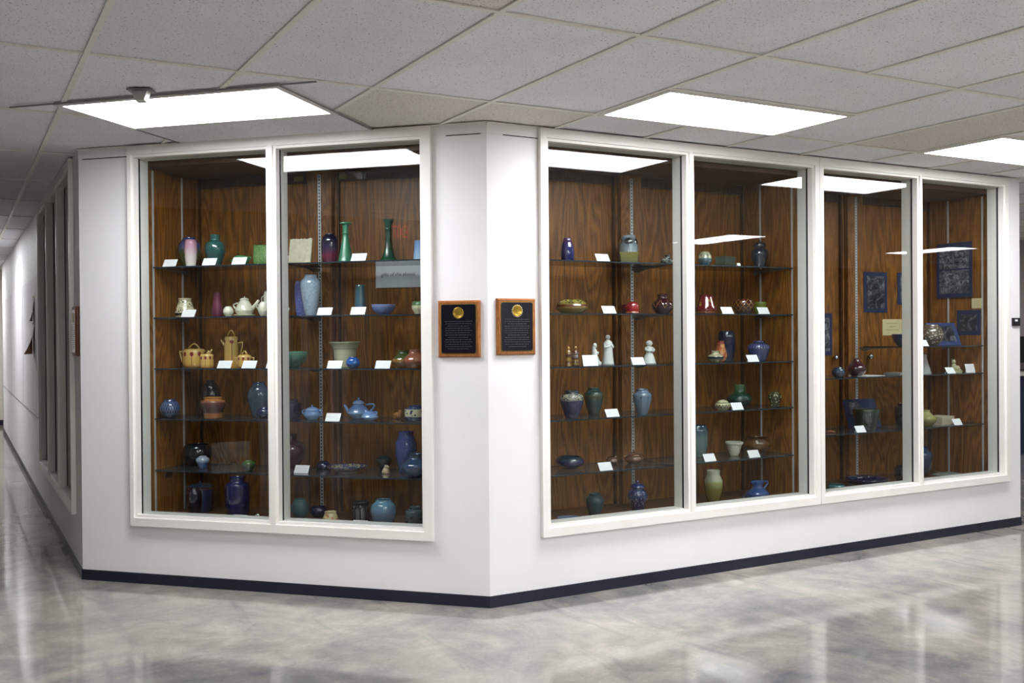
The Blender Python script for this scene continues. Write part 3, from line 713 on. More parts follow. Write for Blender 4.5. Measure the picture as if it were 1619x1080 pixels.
pot('L1j', 'cup', 'light blue tapered cup at the end of the top shelf in the angled case', 'cup', [(0, 1), (.3, .95), (.7, .84), (1, .78)], glaze('sky blue', [(0, 'a9c6e2'), (.6, '7fa3d3'), (1, '5f86c4')], .3))
# second shelf
pot('L2a', 'vase', 'cream squat vase with dark scrolls and a black foot band', 'vase', 'cone', glaze('cream scroll', [(0, 'b6aa86'), (.5, 'd6cfae'), (1, 'c3bb98')], .25, None, 'scroll', pc='3f3b33', sc=62, w=.09, band=(.28, .9), pc2='2b2a2c', band2=(.1, .24)))
pot('L2b', 'vase', 'maroon tapered bud vase beside the white teapot', 'vase', 'bud', glaze('plum', [(0, '5a2038'), (.6, '6a2c44'), (1, '4c1c30')], .25))
WHT = glaze('white ware', [(0, 'd5d3bc'), (1, 'e2e0cf')], .25, None, 'dots', pc='a59f7e', sc=90, w=.16, band=(.2, .8))
pot('L2c', 'sugar_bowl', 'little round white bowl beside the white teapot', 'bowl', 'globe', WHT)
pot('L2d', 'teapot', 'white speckled teapot standing on its own white saucer', 'teapot', 'tea', WHT, [('lid', None, {'r': .5, 'h': .14, 'z0': .98}), ('spout', None, {'s': 1, 'p': (.75, .4, 1.75, .95), 'w': .22}), ('handle', None, {'s': -1, 'out': .55, 'z': (.35, .8), 'r': .8}), ('saucer', None, {'r': 1.25})])
pot('L2e', 'cup', 'small white cup beside the tall white jug', 'cup', 'globe', WHT, [('handle', None, {'s': -1, 'out': .45, 'z': (.4, .85)})])
pot('L2f', 'jug', 'tall white jug with a handle beside the white teapot', 'jug', 'slim', WHT, [('handle', None, {'s': -1, 'out': .55, 'z': (.35, .85)})])
pot('L2g', 'vase', 'lavender blue mottled vase behind the tall pale vase', 'vase', 'slim', glaze('lavender', [(0, '5560a0'), (.6, '626db0'), (1, '5a64a6')], .4, '8790c8'))
pot('L2h', 'vase', 'tall pale blue-grey vase with a rolled lip', 'vase', 'tall', glaze('pale blue grey', [(0, '9fb0c2'), (.6, 'a9bccd'), (1, '98abc0')], .22, '8496ae'))
pot('L2i', 'vase', 'teal tapered cylinder vase behind a label card', 'vase', 'tumbler', glaze('slate teal', [(0, '3d5a72'), (.6, '3f6271'), (1, '2c5a5e')], .3))
pot('L2j', 'bowl', 'shallow lavender blue bowl beside the teal cylinder', 'bowl', 'bowl', glaze('periwinkle', [(0, '4d5f9a'), (.7, '6a7cb4'), (1, '8392c2')], .2))
pot('L2k', 'bowl', 'cream bowl with a green leafy rim', 'bowl', 'lowbowl', glaze('cream leafy', [(0, 'd3cfae'), (.6, 'cfcca6'), (.72, '4f7a4a'), (1, '3c6a3f')], .3))
# third shelf
YEL = 'c9a14e'
def yel(nm, **k): return glaze(nm, [(0, 'b8863a'), (.25, 'cfa653'), (1, 'd2b06a')], .16, None, 'rose', pc='7e2a2e', **k)
Y1, Y2 = yel('yellow rose ware', n=9, zc=.72, rz=.14, ra=.26, w=.07), yel('yellow rose coffee pot', n=5, zc=.84, rz=.07, ra=.26, w=.07)
YP = glaze('plain yellow ware', [(0, 'c49b4c'), (1, 'd0b070')], .16)
pot('L3a', 'teapot', 'squat yellow teapot painted with red roses', 'teapot', 'yellow', Y1, [('lid', YP, {'r': .84, 'h': .06, 'knob': 0}), ('arch', YP, {'r': .55, 'h': .26, 'z0': 1.03}), ('handle', YP, {'s': -1, 'square': 1, 'out': .5, 'z': (.15, .85)}), ('spout', YP, {'s': 1, 'p': (.85, .35, 1.5, .9), 'w': .17})])
pot('L3b', 'creamer', 'small yellow creamer with raised spout before the yellow teapot', 'jug', 'yellow', Y1, [('spout', YP, {'s': 1, 'p': (.1, .9, .85, 1.35), 'w': .16})])
pot('L3c', 'coffee_pot', 'tall yellow coffee pot with long-stemmed red roses', 'coffee pot', 'coffee', Y2, [('lid', YP, {'r': .8, 'h': .04, 'knob': 0}), ('arch', YP, {'r': .55, 'h': .2, 'z0': 1.02}), ('handle', YP, {'s': 1, 'square': 1, 'out': .75, 'z': (.28, .8), 'r': .88}), ('spout', YP, {'s': -1, 'p': (.8, .68, 1.45, .9), 'w': .16})])
pot('L3d', 'sugar_bowl', 'small yellow sugar bowl with two angular handles', 'sugar bowl', 'yellow', Y1, [('lid', YP, {'r': .8, 'h': .12, 'knob': 0}), ('arch', YP, {'r': .42, 'h': .3, 'z0': 1.05, 'w': .09}), ('handle', YP, {'s': -1, 'square': 1, 'out': .5, 'z': (.2, .8)}), ('handle', YP, {'s': 1, 'square': 1, 'out': .5, 'z': (.2, .8)})])
pot('L3e', 'bowl', 'green crackled bowl beside the window mullion', 'bowl', 'bowl', glaze('jade', [(0, '1f4a38'), (.6, '3a6e56'), (1, '5d8f78')], .15, '4f8a6a'))
pot('L3f', 'planter', 'flared celadon planter with ringed neck', 'planter', 'planter', glaze('celadon', [(0, 'a9ab8c'), (.6, 'b9bb9e'), (1, 'a2a888')], .3, None, 'zig', n=1, pc='8d9273', band=(.7, .75), w=2))
pot('L3g', 'bowl', 'small bright blue round bowl before the celadon planter', 'bowl', 'globe', glaze('bright blue', [(0, '1a4a8c'), (.6, '2262b4'), (1, '184690')], .08))
pot('L3h', 'vase', 'squat vase with green shoulder and tan body', 'vase', 'squat2', glaze('green over tan', [(0, '9a6a35'), (.45, 'a07540'), (.55, '53623a'), (1, '43583a')], .15))
pot('L3i', 'vase', 'squat glossy terracotta pink vase', 'vase', 'squat2', glaze('terracotta pink', [(0, '8a5636'), (.5, '9a5f4a'), (1, '94604f')], .12))
# fourth shelf
pot('L4a', 'pot', 'quilted dark blue squat pot', 'pot', 'globe', glaze('quilted blue', [(0, '18244a'), (1, '24345e')], .12, None, 'lattice', n=12, pc='6d86ac', w=.07, band=(.15, .9)))
pot('L4b', 'vase', 'black domed vase behind the terracotta banded jar', 'vase', 'dome', glaze('black brown', [(0, '17161a'), (.7, '1e1d22'), (1, '2c2c33')], .1))
pot('L4c', 'jar', 'terracotta banded jar with ribbed purple shoulder', 'jar', 'jar', glaze('terracotta banded', [(0, '8a5a30'), (.25, '955f38'), (.3, '4d2c2c'), (.6, '5c3530'), (.82, '7a4636'), (.86, 'a8703a'), (1, 'b27c42')], .14, None, 'ribs', n=26, pc='6e3f36', w=.4, band=(.55, .82)))
pot('L4d', 'vase', 'grey-blue glossy ovoid vase beside the window mullion', 'vase', 'ovoid', glaze('storm blue', [(0, '45566c'), (.6, '51647a'), (1, '3f5068')], .12, '66788c'))
pot('L4e', 'pot', 'small navy globe pot before the grey-blue vase', 'pot', 'globe', glaze('navy gloss', [(0, '0f1a38'), (1, '1b2a52')], .06))
pot('L4f', 'vase', 'very dark blue rounded jar beside the pale blue sugar bowl', 'jar', 'barrel', glaze('ink blue', [(0, '121a30'), (1, '1c2740')], .1))
PB = glaze('pale blue ware', [(0, '8aa3c2'), (.3, '86a6d0'), (1, '5c82bc')], .15)
pot('L4g', 'sugar_bowl', 'pale blue lidded sugar bowl with two loop handles', 'sugar bowl', 'lowbowl', PB, [('lid', None, {'r': .78, 'h': .42, 'kr': .17}), ('handle', None, {'s': -1, 'out': .4, 'z': (.45, 1.05), 'r': .9, 'w': .07}), ('handle', None, {'s': 1, 'out': .4, 'z': (.45, 1.05), 'r': .9, 'w': .07})], hs=.85)
pot('L4h', 'teapot', 'pale blue pointed teapot with a big ring handle', 'teapot', 'tea', PB, [('lid', None, {'r': .52, 'h': .3, 'kr': .2}), ('spout', None, {'s': -1, 'p': (.8, .3, 1.35, .92), 'w': .16}), ('handle', None, {'s': 1, 'out': .75, 'z': (.25, .95), 'r': .75, 'up': .3, 'w': .09})])
pot('L4i', 'creamer', 'low pale blue creamer before the pale blue teapot', 'jug', 'tea', PB, [('handle', None, {'s': 1, 'out': .3, 'z': (.5, .95), 'r': .6}), ('spout', None, {'s': -1, 'p': (.35, .8, .6, 1.12), 'w': .2})])
def beast(i, name, label, mat, kind):
    c, u, d, z, R, H = P[i]; t = tag(empty(name, wp(c, u, d, z+.0006), rot(c)), label, 'figurine'); m = MB()
    if kind == 'toad':
        m.ball((0, 0, H*.36), (R*.95, R*.75, H*.36)); m.ball((R*.45, -.2*R, H*.62), (R*.42, R*.42, H*.32)); m.ball((-.5*R, 0, H*.26), (R*.45, R*.6, H*.26)); m.ball((R*.5, -.5*R, .12*H), (R*.3, R*.3, .12*H)); m.ball((-.4*R, -.6*R, .12*H), (R*.35, R*.25, .12*H)); m.build('body', mat, t)
        e = MB(); e.ball((R*.35, -.5*R, H*.88), H*.1); e.ball((R*.68, -.35*R, H*.86), H*.1); e.build('eyes', mat, t)
    elif kind == 'pup':
        m.lathe([(R*.9, 0), (R, H*.1), (R*.85, H*.3), (R*.62, H*.55), (R*.4, H*.7), (.1*R, H*.74)], 18); m.ball((R*.5, -.3*R, H*.12), (R*.45, R*.4, H*.12)); m.build('body', mat, t)
        e = MB(); e.ball((R*.25, -.2*R, H*.8), (R*.55, R*.5, H*.2)); e.ball((R*.7, -.35*R, H*.75), (R*.25, R*.25, H*.1)); e.build('head', mat, t)
        e = MB(); e.ball((-.15*R, 0, H*.85), (R*.2, R*.12, H*.16)); e.build('ear', mat, t)
    elif kind == 'cat':
        m.box(-R, R, -R*.45, R*.45, 0, H*.14); m.build('plinth', mat, t); m = MB()
        m.ball((R*.25, 0, H*.3), (R*.7, R*.4, H*.2)); m.ball((-.3*R, 0, H*.42), (R*.34, R*.34, H*.28)); m.build('body', mat, t)
        e = MB(); e.ball((-.4*R, -.05*R, H*.74), (R*.32, R*.3, H*.14)); e.build('head', mat, t)
        for sx in (-1, 1):
            x = -.4*R+sx*.2*R; e = MB(); e.add([(x-.1*R, -.1*R, H*.8), (x+.1*R, -.1*R, H*.8), (x, .08*R, H*.8), (x+sx*.06*R, -.02*R, H)], [(0, 2, 1), (0, 1, 3), (1, 2, 3), (2, 0, 3)]); e.build('ear', mat, t)
        e = MB(); e.tube([(R*.85, 0, H*.25), (R*.7, -.42*R, H*.18), (.1*R, -.46*R, H*.17)], R*.09); e.build('tail', mat, t)
    elif kind == 'duck':
        m.ball((0, 0, H*.34), (R*.85, R*.5, H*.34)); m.ball((R*.75, 0, H*.5), (R*.35, R*.2, H*.14)); m.ball((-.45*R, 0, H*.58), (R*.24, R*.24, H*.22)); m.build('body', mat, t)
        e = MB(); e.ball((-.5*R, 0, H*.82), (R*.32, R*.28, H*.18)); e.build('head', mat, t)
        e = MB(); e.ball((-.85*R, 0, H*.78), (R*.22, R*.14, H*.06)); e.build('beak', mat, t)
    return t
beast('L4j', 'toad_figurine', 'orange-brown crouching animal figurine beside the blue banded pot', glaze('amber brown', [(0, 'a5672a'), (1, 'c58a45')], .12), 'toad')
pot('L4k', 'pot', 'blue pot with a cream band of dark animal silhouettes', 'pot', 'barrel', glaze('animal band', [(0, '22345e'), (.26, '263a66'), (.29, 'c9c4a4'), (.74, 'c9c4a4'), (.78, '263a66'), (1, '2c4272')], .15, None, 'dots', pc='1f2d56', sc=38, w=.36, band=(.34, .72)))
# fifth shelf
pot('L5a', 'bowl', 'charcoal deep bowl behind the small silvery jar', 'bowl', 'lowbowl', glaze('charcoal glaze', [(0, '15181c'), (1, '22272c')], .14))
pot('L5b', 'jar', 'small round jar silvery above and blue below', 'jar', 'ginger', glaze('silvery blue', [(0, '2a4674'), (.5, '3c5a88'), (.6, '8494ac'), (1, '9aa6b6')], .12))
pot('L5c', 'pot', 'small ribbed green thimble pot', 'pot', 'ginger', glaze('moss', [(0, '263a20'), (.5, '34502c'), (1, '4c6a3e')], .2))
pot('L5d', 'vase', 'big round maroon vase with a small collar', 'vase', 'collar', glaze('oxblood', [(0, '3a1c20'), (.5, '4a1c26'), (1, '35151d')], .1))
pot('L5e', 'paperweight', 'low domed navy paperweight beside the patterned plate', 'paperweight', 'frog', glaze('navy dome', [(0, '121a3c'), (1, '1b2650')], .1), hollow=False)
pot('L5f', 'plate', 'patterned shallow plate with a navy rim', 'plate', 'plate', glaze('patterned plate', [(0, '8d8f80'), (.5, 'a5a48c'), (.85, 'b7a96a'), (.93, '1d2a66'), (1, '1b2560')], .15, None, 'scroll', pc='2a3a78', sc=48, w=.12, band=(.35, .9)))
pot('L5g', 'vase', 'dark green squat vase behind the small cream figurine', 'vase', 'shoulder', glaze('forest', [(0, '16282a'), (1, '22383a')], .25))
beast('L5h', 'rabbit_figurine', 'cream crouching animal figurine on the plate shelf', glaze('cream figure', [(0, 'b79a72'), (1, 'd8c9ab')], .25), 'pup')
pot('L5i', 'vase', 'tall cobalt vase with a straight neck behind the squat blue jar', 'vase', [(0, .62), (.04, .68), (.3, .88), (.55, 1), (.75, .92), (.88, .72), (.97, .7), (1, .72)], glaze('cobalt mottled', [(0, '2a3a72'), (.6, '3a4c8a'), (1, '313f7c')], .14, '55669e'))
pot('L5j', 'jar', 'squat steel blue jar with a wide neck', 'jar', 'squat', glaze('steel blue', [(0, '1c3150'), (.5, '27446a'), (1, '203a5c')], .18))
# case floor
pot('L6a', 'covered_jar', 'blue covered jar with grey lid and tan rim line', 'jar', 'cyl', glaze('covered blue', [(0, '1f2c4e'), (.9, '2a3a62'), (.93, '7a5a34'), (1, '7a5a34')], .2), [('lid', glaze('slate lid', [(0, '35425a'), (1, '46546a')], .15), {'r': .98, 'h': .16, 'knob': 1, 'kr': .08})], hs=.86)
pot('L6b', 'vase', 'dark aubergine vase before the blue covered jar', 'vase', 'capsule', glaze('aubergine', [(0, '14111c'), (1, '221d2c')], .15))
pot('L6c', 'vase', 'large navy ringed vase with a broad collar', 'vase', 'barrel', glaze('deep navy', [(0, '10184a'), (.6, '1b2254'), (1, '1a2a5c')], .14))
pot('L6d', 'plate', 'pale blue-green plate under the white duck', 'plate', 'plate', glaze('pale aqua', [(0, '8fa5a2'), (1, 'a4b8b4')], .2), hs=.35)
P['duck'] = ('L', 1.09, .20, .355+P['L6d'][5]*.35*.30, .032, .045)
beast('duck', 'duck_figurine', 'tiny white duck figurine sitting on the pale plate', glaze('white duck', [(0, 'cdd3d0'), (1, 'dfe4e2')], .25), 'duck')
pot('L6e', 'vase', 'matte teal round vase on the case floor', 'vase', 'globe', glaze('matte teal', [(0, '24464a'), (1, '3a6264')], .35))
pot('L6f', 'bowl', 'low navy bowl behind the floral cream pot', 'bowl', 'lowbowl', glaze('navy bowl', [(0, '141a34'), (1, '1c2444')], .15))
pot('L6g', 'pot', 'cream pot painted with orange flowers', 'pot', 'cone', glaze('cream floral', [(0, 'b9a878'), (1, 'cdbf92')], .3, None, 'dots', pc='a55a38', sc=42, w=.34, band=(.25, .85)))
def lantern():
    c, u, d, z, R, H = P['L6h']; t = tag(empty('openwork_vase', wp(c, u, d, z+.0006), rot(c)), 'black openwork cylinder with arched cut-outs over a grey core', 'vase')
    K = glaze('black iron glaze', [(0, '0f1114'), (1, '1a1d22')], .3)
    MB().lathe([(R, 0), (R, .1*H), (R*.92, .1*H), (R*.92, 0.01*H)], 28).build('foot_ring', K, t); MB().lathe([(R*.92, .88*H), (R, .88*H), (R*1.02, .97*H), (R, H), (R*.86, H), (R*.86, .88*H)], 28).build('rim_ring', K, t)
    for k in range(8):
        a = 2*math.pi*(k+.5)/8; x, y = R*.93*math.cos(a), R*.93*math.sin(a)
        MB().tube([(x, y, .08*H), (x, y, .9*H)], R*.1).build('rib', K, t)
    for k in range(8):
        pts = []
        for q in range(7):
            f = q/6; a = 2*math.pi*(k+.5+f)/8; pts.append((R*.93*math.cos(a), R*.93*math.sin(a), (.66+.16*math.sin(math.pi*f))*H))
        MB().tube(pts, R*.07).build('arch', K, t)
    MB().lathe([(R*.7, .02*H), (R*.72, .1*H), (R*.72, .9*H), (R*.6, .92*H)], 24).build('core', glaze('grey core', [(0, '5b5f58'), (1, '6b6e66')], .4), t)
lantern()
pot('L6i', 'vase', 'light blue-grey round vase with a wide mouth', 'vase', [(0, .58), (.05, .64), (.25, .86), (.5, .99), (.65, 1), (.82, .9), (.94, .64), (1, .6)], glaze('light blue grey', [(0, '4f6488'), (.5, '5d7896'), (1, '58849a')], .1))
pot('L6j', 'vase', 'slate vase with dark painted birds', 'vase', 'barrel', glaze('slate birds', [(0, '2e3e46'), (1, '3c5258')], .25, None, 'dots', pc='14181c', sc=40, w=.34, band=(.25, .7)))

# ---------------- long case, first bay, top shelf
pot('R1a', 'vase', 'cobalt blue vase with a purple neck', 'vase', [(0, .82), (.04, .88), (.25, 1), (.5, .97), (.78, .78), (.86, .66), (.93, .58), (1, .55)], glaze('cobalt purple', [(0, '15184e'), (.7, '1e2060'), (.85, '4a2458'), (1, '542a58')], .08))
c, u, d, z, R, H = P['R1c']
t = MB(); t.v = []; q = R*.74; q0 = R*.62; h = H
t.add([(-q0, -q0, 0), (q0, -q0, 0), (q0, q0, 0), (-q0, q0, 0), (-q, -q, h), (q, -q, h), (q, q, h), (-q, q, h), (-q*.9, -q*.9, h), (q*.9, -q*.9, h), (q*.9, q*.9, h), (-q*.9, q*.9, h), (-q0*.85, -q0*.85, h*.2), (q0*.85, -q0*.85, h*.2), (q0*.85, q0*.85, h*.2), (-q0*.85, q0*.85, h*.2)],
      [(3, 2, 1, 0), (0, 1, 5, 4), (1, 2, 6, 5), (2, 3, 7, 6), (3, 0, 4, 7), (4, 5, 9, 8), (5, 6, 10, 9), (6, 7, 11, 10), (7, 4, 8, 11), (8, 9, 13, 12), (9, 10, 14, 13), (10, 11, 15, 14), (11, 8, 12, 15), (12, 13, 14, 15)])
tag(t.build('planter_dish', glaze('olive dish', [(0, '5d5c34'), (1, '76703a')], .3, '4d5440'), None, wp(c, u, d, z+.0006), math.radians(-32)), 'square olive dish before the grey tree vase', 'dish')
P['R1b'] = ('R', 1.247, .455, 1.888, .0600, .190)
pot('R1b', 'vase', 'grey vase painted with dark bare trees behind the square olive dish', 'vase', [(0, .94), (.04, 1), (.5, 1), (.8, .97), (.9, .82), (.95, .7), (1, .72)], glaze('grey tree', [(0, '8b979a'), (.6, '7f8f98'), (.85, '4a5560'), (1, '8e9aa4')], .18, None, 'rose', pc='1d2228', n=5, zc=.8, rz=.12, ra=.42, w=.09))
pot('R1d', 'pot', 'small black and white leaf-patterned pot', 'pot', 'squat', glaze('black white leaf', [(0, '22282c'), (1, '2c3438')], .2, None, 'scroll', pc='a9b0a6', sc=75, w=.13, band=(.1, .8)))
pot('R2a', 'turtle_bowl', 'yellow and brown turtle-shaped lidded bowl', 'bowl', 'turtle', glaze('yellow turtle', [(0, '7d6428'), (.45, '94752f'), (.5, '5a2f20'), (.62, '5e3022'), (.68, '8e7c3a'), (1, 'a39a4c')], .15, None, 'scroll', pc='3e3a30', sc=42, w=.1, band=(.72, 1)), [('handle', None, {'s': 1, 'out': .12, 'z': (.2, .7), 'r': .97, 'w': .06})], hollow=False)
pot('R2b', 'bowl', 'low dark maroon bowl behind the red heart bowl', 'bowl', 'lowbowl', glaze('maroon low', [(0, '3a0f14'), (1, '511820')], .12))
pot('R2c', 'covered_bowl', 'glossy red rounded bowl with incised hearts', 'bowl', [(0, .9), (.08, 1), (.2, .94), (.4, 1), (.65, .98), (.88, .78), (1, .4)], glaze('glossy red', [(0, '7c1a1c'), (.15, '9a5a34'), (.2, '8e1f22'), (1, '8a2022')], .08), hollow=False)
pot('R2d', 'vase', 'maroon round vase with gold band and small collar', 'vase', 'squat', glaze('maroon gold', [(0, '3a1420'), (1, '471a26')], .12, None, 'zig', n=7, pc='8c6a34', band=(.3, .72), w=.07))
def figure(i, label, mat, kind):
    c, u, d, z, R, H = P[i]; t = tag(empty('figurine', wp(c, u, d, z+.0006), rot(c)), label, 'figurine'); m = MB()
    if kind in ('robe', 'robe2', 'monk'):
        m.lathe([(R, 0), (R*.95, .04*H), (R*.8, .3*H), (R*.74, .5*H), (R*.78, .66*H), (R*.66, .76*H), (R*.3, .82*H), (R*.24, .85*H)], 20); m.build('robe', mat, t)
        hd = MB(); hd.ball((-.1*R if kind == 'robe' else 0, -.15*R, .92*H), (R*.38, R*.4, .085*H)); h = hd.build('head', mat if kind != 'monk' else glaze('figure face', [(0, 'b58a50'), (1, 'c7a066')], .2), t)
        if kind == 'monk': MB().lathe([(R*.42, .93*H), (R*.4, .96*H), (R*.2, H), (R*.03, 1.01*H)], 14).build('hat', mat, h)
        for sx in (-1, 1):
            MB().tube([(sx*R*.62, 0, .72*H), (sx*R*.78, -.3*R, .58*H), (sx*R*.4, -.68*R, .6*H), (0, -.78*R, .66*H)], [R*.2, R*.2, R*.17, R*.12]).build('arm', mat, t)
    elif kind == 'kneel':
        m.lathe([(R*.8, 0), (R*.86, .05*H), (R*.62, .2*H), (R*.42, .42*H), (R*.4, .58*H), (R*.34, .68*H), (R*.14, .74*H)], 20)
        m.v = [(x-.25*R*min(1, z2/(.6*H)), y, z2) for x, y, z2 in m.v]; m.ball((R*.45, 0, .09*H), (R*.6, R*.4, .09*H)); m.build('robe', mat, t)
        hd = MB(); hd.ball((-.2*R, -.05*R, .86*H), (R*.3, R*.32, .12*H)); hd.ball((-.38*R, .05*R, .74*H), (R*.2, R*.3, .16*H)); hd.build('head', mat, t)
        MB().tube([(-.1*R, -.25*R, .62*H), (.15*R, -.4*R, .5*H), (.3*R, -.2*R, .58*H)], R*.12).build('arm', mat, t)
    elif kind == 'girl':
        m.lathe([(R, 0), (R*.96, .03*H), (R*.75, .25*H), (R*.5, .45*H), (R*.42, .52*H), (R*.52, .62*H), (R*.5, .7*H), (R*.2, .75*H)], 20); m.build('dress', mat, t)
        hd = MB(); hd.ball((0, -.05*R, .86*H), (R*.48, R*.46, .13*H)); hd.build('head', mat, t)
        for sx in (-1, 1): MB().tube([(sx*R*.5, 0, .68*H), (sx*R*.72, -.2*R, .6*H), (sx*R*.35, -.55*R, .54*H), (0, -.58*R, .56*H)], R*.17).build('sleeve', mat, t)
    return t
MONK = glaze('brown yellow figure', [(0, '9a7230'), (.25, '5a3420'), (.4, 'a8822f'), (.6, '4c2a1e'), (.8, '8a5e2c'), (1, 'a8854a')], .2)
MONK2 = glaze('striped yellow figure', [(0, '4c2a20'), (.15, '8f6f2c'), (.2, '452822'), (.35, '8f6f2c'), (.4, '452822'), (.6, 'a09a94'), (.75, '5a2620'), (1, '7a4a2a')], .2)
figure('R3a', 'brown and yellow robed figurine with plain sleeves', MONK, 'monk'); figure('R3b', 'brown and yellow striped robed figurine', MONK2, 'monk')
FIG = glaze('white bisque', [(0, 'ccd2d0'), (1, 'dadcd9')], .35)
figure('R3c', 'white kneeling figurine with bowed head', FIG, 'kneel'); figure('R3d', 'tall white robed figurine with folded hands', FIG, 'robe'); figure('R3e', 'white figurine of a round-headed girl in a bell skirt', FIG, 'girl')
pot('R4a', 'vase', 'navy shouldered vase with a cream patterned collar', 'vase', 'shoulder', glaze('navy cream collar', [(0, '141d46'), (.62, '1a2450'), (.68, '9c9a86'), (.86, 'a8a690'), (.9, '1c2c38'), (1, '1c2c38')], .1, None, 'scroll', pc='2f3a44', sc=55, w=.1, band=(.66, .88)))
pot('R4b', 'vase', 'dark green shouldered vase with brown drips', 'vase', 'shoulder', glaze('dark green drip', [(0, '333a3a'), (.5, '2b4242'), (.72, '4c4a3a'), (.78, '24443f'), (1, '1d3a3a')], .16))
pot('R4c', 'vase', 'grey-blue shouldered vase with thin dark stems', 'vase', 'shoulder', glaze('grey blue stem', [(0, '56677a'), (.6, '62758a'), (1, '5e7288')], .18, None, 'rose', pc='2c3a50', n=8, zc=.68, rz=.04, ra=.12, w=.05))
pot('R5a', 'bowl', 'wide glossy navy bowl with turned-in rim', 'bowl', [(0, .5), (.1, .6), (.35, .92), (.58, 1), (.82, .94), (1, .78)], glaze('midnight bowl', [(0, '121840'), (.6, '182050'), (1, '1c3a40')], .06))
LUS = glaze('copper lustre', [(0, '7e4c30'), (.5, '805c48'), (1, '6a4e3c')], .12, metal=.35)
pot('R5b', 'creamer', 'copper lustre creamer with a loop handle', 'jug', 'globe', LUS, [('handle', None, {'s': -1, 'out': .5, 'z': (.35, 1.0), 'r': .85}), ('spout', None, {'s': 1, 'p': (.5, .75, .95, 1.15), 'w': .2})])
pot('R5c', 'sugar_bowl', 'copper lustre lidded sugar bowl with thin loop handles', 'sugar bowl', 'lowbowl', LUS, [('lid', None, {'r': .74, 'h': .5, 'kr': .18}), ('handle', None, {'s': -1, 'out': .5, 'z': (.4, 1.15), 'r': .85, 'w': .05}), ('handle', None, {'s': 1, 'out': .5, 'z': (.4, 1.15), 'r': .85, 'w': .05})], hs=.85)
pot('R6a', 'vase', 'dark teal shouldered vase on the case floor', 'vase', 'shoulder', glaze('deep teal matte', [(0, '1c3238'), (.6, '28454c'), (1, '243f46')], .4))
pot('R6b', 'ginger_jar', 'blue lidded jar sprinkled with white blossoms', 'jar', 'ginger', glaze('blossom blue', [(0, '141c44'), (1, '1c2c60')], .12, None, 'dots', pc='a3a7a6', sc=75, w=.22, band=(.3, .95)), [('lid', glaze('blossom lid', [(0, '18245a'), (1, '20306c')], .1), {'r': .72, 'h': .2, 'kr': .2})])
pot('R6c', 'plate', 'blue-grey dish half hidden behind the sill', 'dish', 'plate', glaze('blue grey dish', [(0, '2a3348'), (1, '5a6a88')], .2))
pot('R7a', 'vase', 'small round vase of blue below and cream above', 'vase', 'globe', glaze('blue cream', [(0, '34505a'), (.5, '3e5a66'), (.56, 'a8a78a'), (1, 'a3a284')], .2, None, 'dots', pc='2b3a3a', sc=50, w=.25, band=(.55, .85)))
c, u, d, z, R, H = P['R7b']; m = MB(); m.box(-R, R, -R*.6, R*.6, 0, H*.78)
t = tag(empty('ceramic_box', wp(c, u, d, z+.0006), math.radians(18)), 'grey-green rectangular ceramic box with lid', 'box'); GB = glaze('grey green box', [(0, '3d4840'), (1, '4a5448')], .4)
MB().box(-R*.92, R*.92, -R*.56, R*.56, 0, H*.76).build('body', GB, t); MB().box(-R*.95, R*.95, -R*.59, R*.59, H*.77, H).build('lid', GB, t)
BLK = glaze('blue black', [(0, '131c2c'), (.5, '182434'), (1, '141d2e')], .06, '25343c')
pot('R7c', 'ginger_jar', 'dark blue lidded ginger jar with domed lid', 'jar', 'ginger', BLK, [('lid', None, {'r': .72, 'h': .28, 'prof': [(0, 1), (.3, 1.04), (.6, .95), (.85, .6), (1, .2)], 'kr': .14})], hs=.78)
pot('R8a', 'vase', 'red flaring vase with yellow leaf shapes', 'vase', 'cone', glaze('red yellow', [(0, '5a1418'), (.12, '94502c'), (.16, '5e161a'), (1, '681c1e')], .08, None, 'dots', pc='94762e', sc=32, w=.3, band=(.35, .9)))
pot('R8b', 'bowl', 'maroon rounded bowl with yellow zigzag lines', 'bowl', 'lowbowl', glaze('maroon zig', [(0, '35100e'), (1, '461612')], .08, None, 'lattice', n=6, pc='93702c', w=.06, band=(.2, .98)))
pot('R8c', 'bowl', 'olive green bowl behind a label card', 'bowl', 'cup', glaze('olive bowl', [(0, '4a5a22'), (1, '687a2e')], .25))
pot('R9a', 'vase', 'tall navy vase behind the orange vase', 'vase', 'slim', glaze('tall navy', [(0, '0f1a34'), (.7, '16264a'), (1, '14213c')], .08))
pot('R9b', 'vase', 'orange-red vase with pale leaf shapes', 'vase', [(0, .7), (.05, .8), (.25, 1), (.5, .93), (.75, .7), (.92, .58), (1, .6)], glaze('orange red', [(0, '7a3a22'), (.5, 'a55a30'), (1, '7a2c20')], .16, None, 'scroll', pc='c08a50', sc=36, w=.12, band=(.1, .9)))
pot('R9c', 'pot', 'low cream patterned pot with a dark waist band', 'pot', 'squat', glaze('cream dark waist', [(0, '6e6a4c'), (.28, '7c7854'), (.34, '1c2228'), (.5, '1c2228'), (.55, 'a9a684'), (1, 'b7b492')], .2, None, 'dots', pc='4a4a38', sc=90, w=.25, band=(.55, .95)))
pot('R9d', 'vase', 'cobalt vase with a ridged shoulder', 'vase', [(0, .58), (.04, .64), (.3, .82), (.55, .97), (.66, 1), (.8, .9), (.92, .56), (1, .52)], glaze('ridged blue', [(0, '232e60'), (.5, '2a3668'), (1, '252a58')], .1, None, 'ribs', n=26, pc='6a6c92', w=.3, band=(.62, .86)))
pot('R10a', 'vase', 'green wide vase with a bottle neck', 'vase', 'neck', glaze('pine green', [(0, '16362a'), (.5, '1e4636'), (.8, '2c5638'), (1, '48663c')], .22))
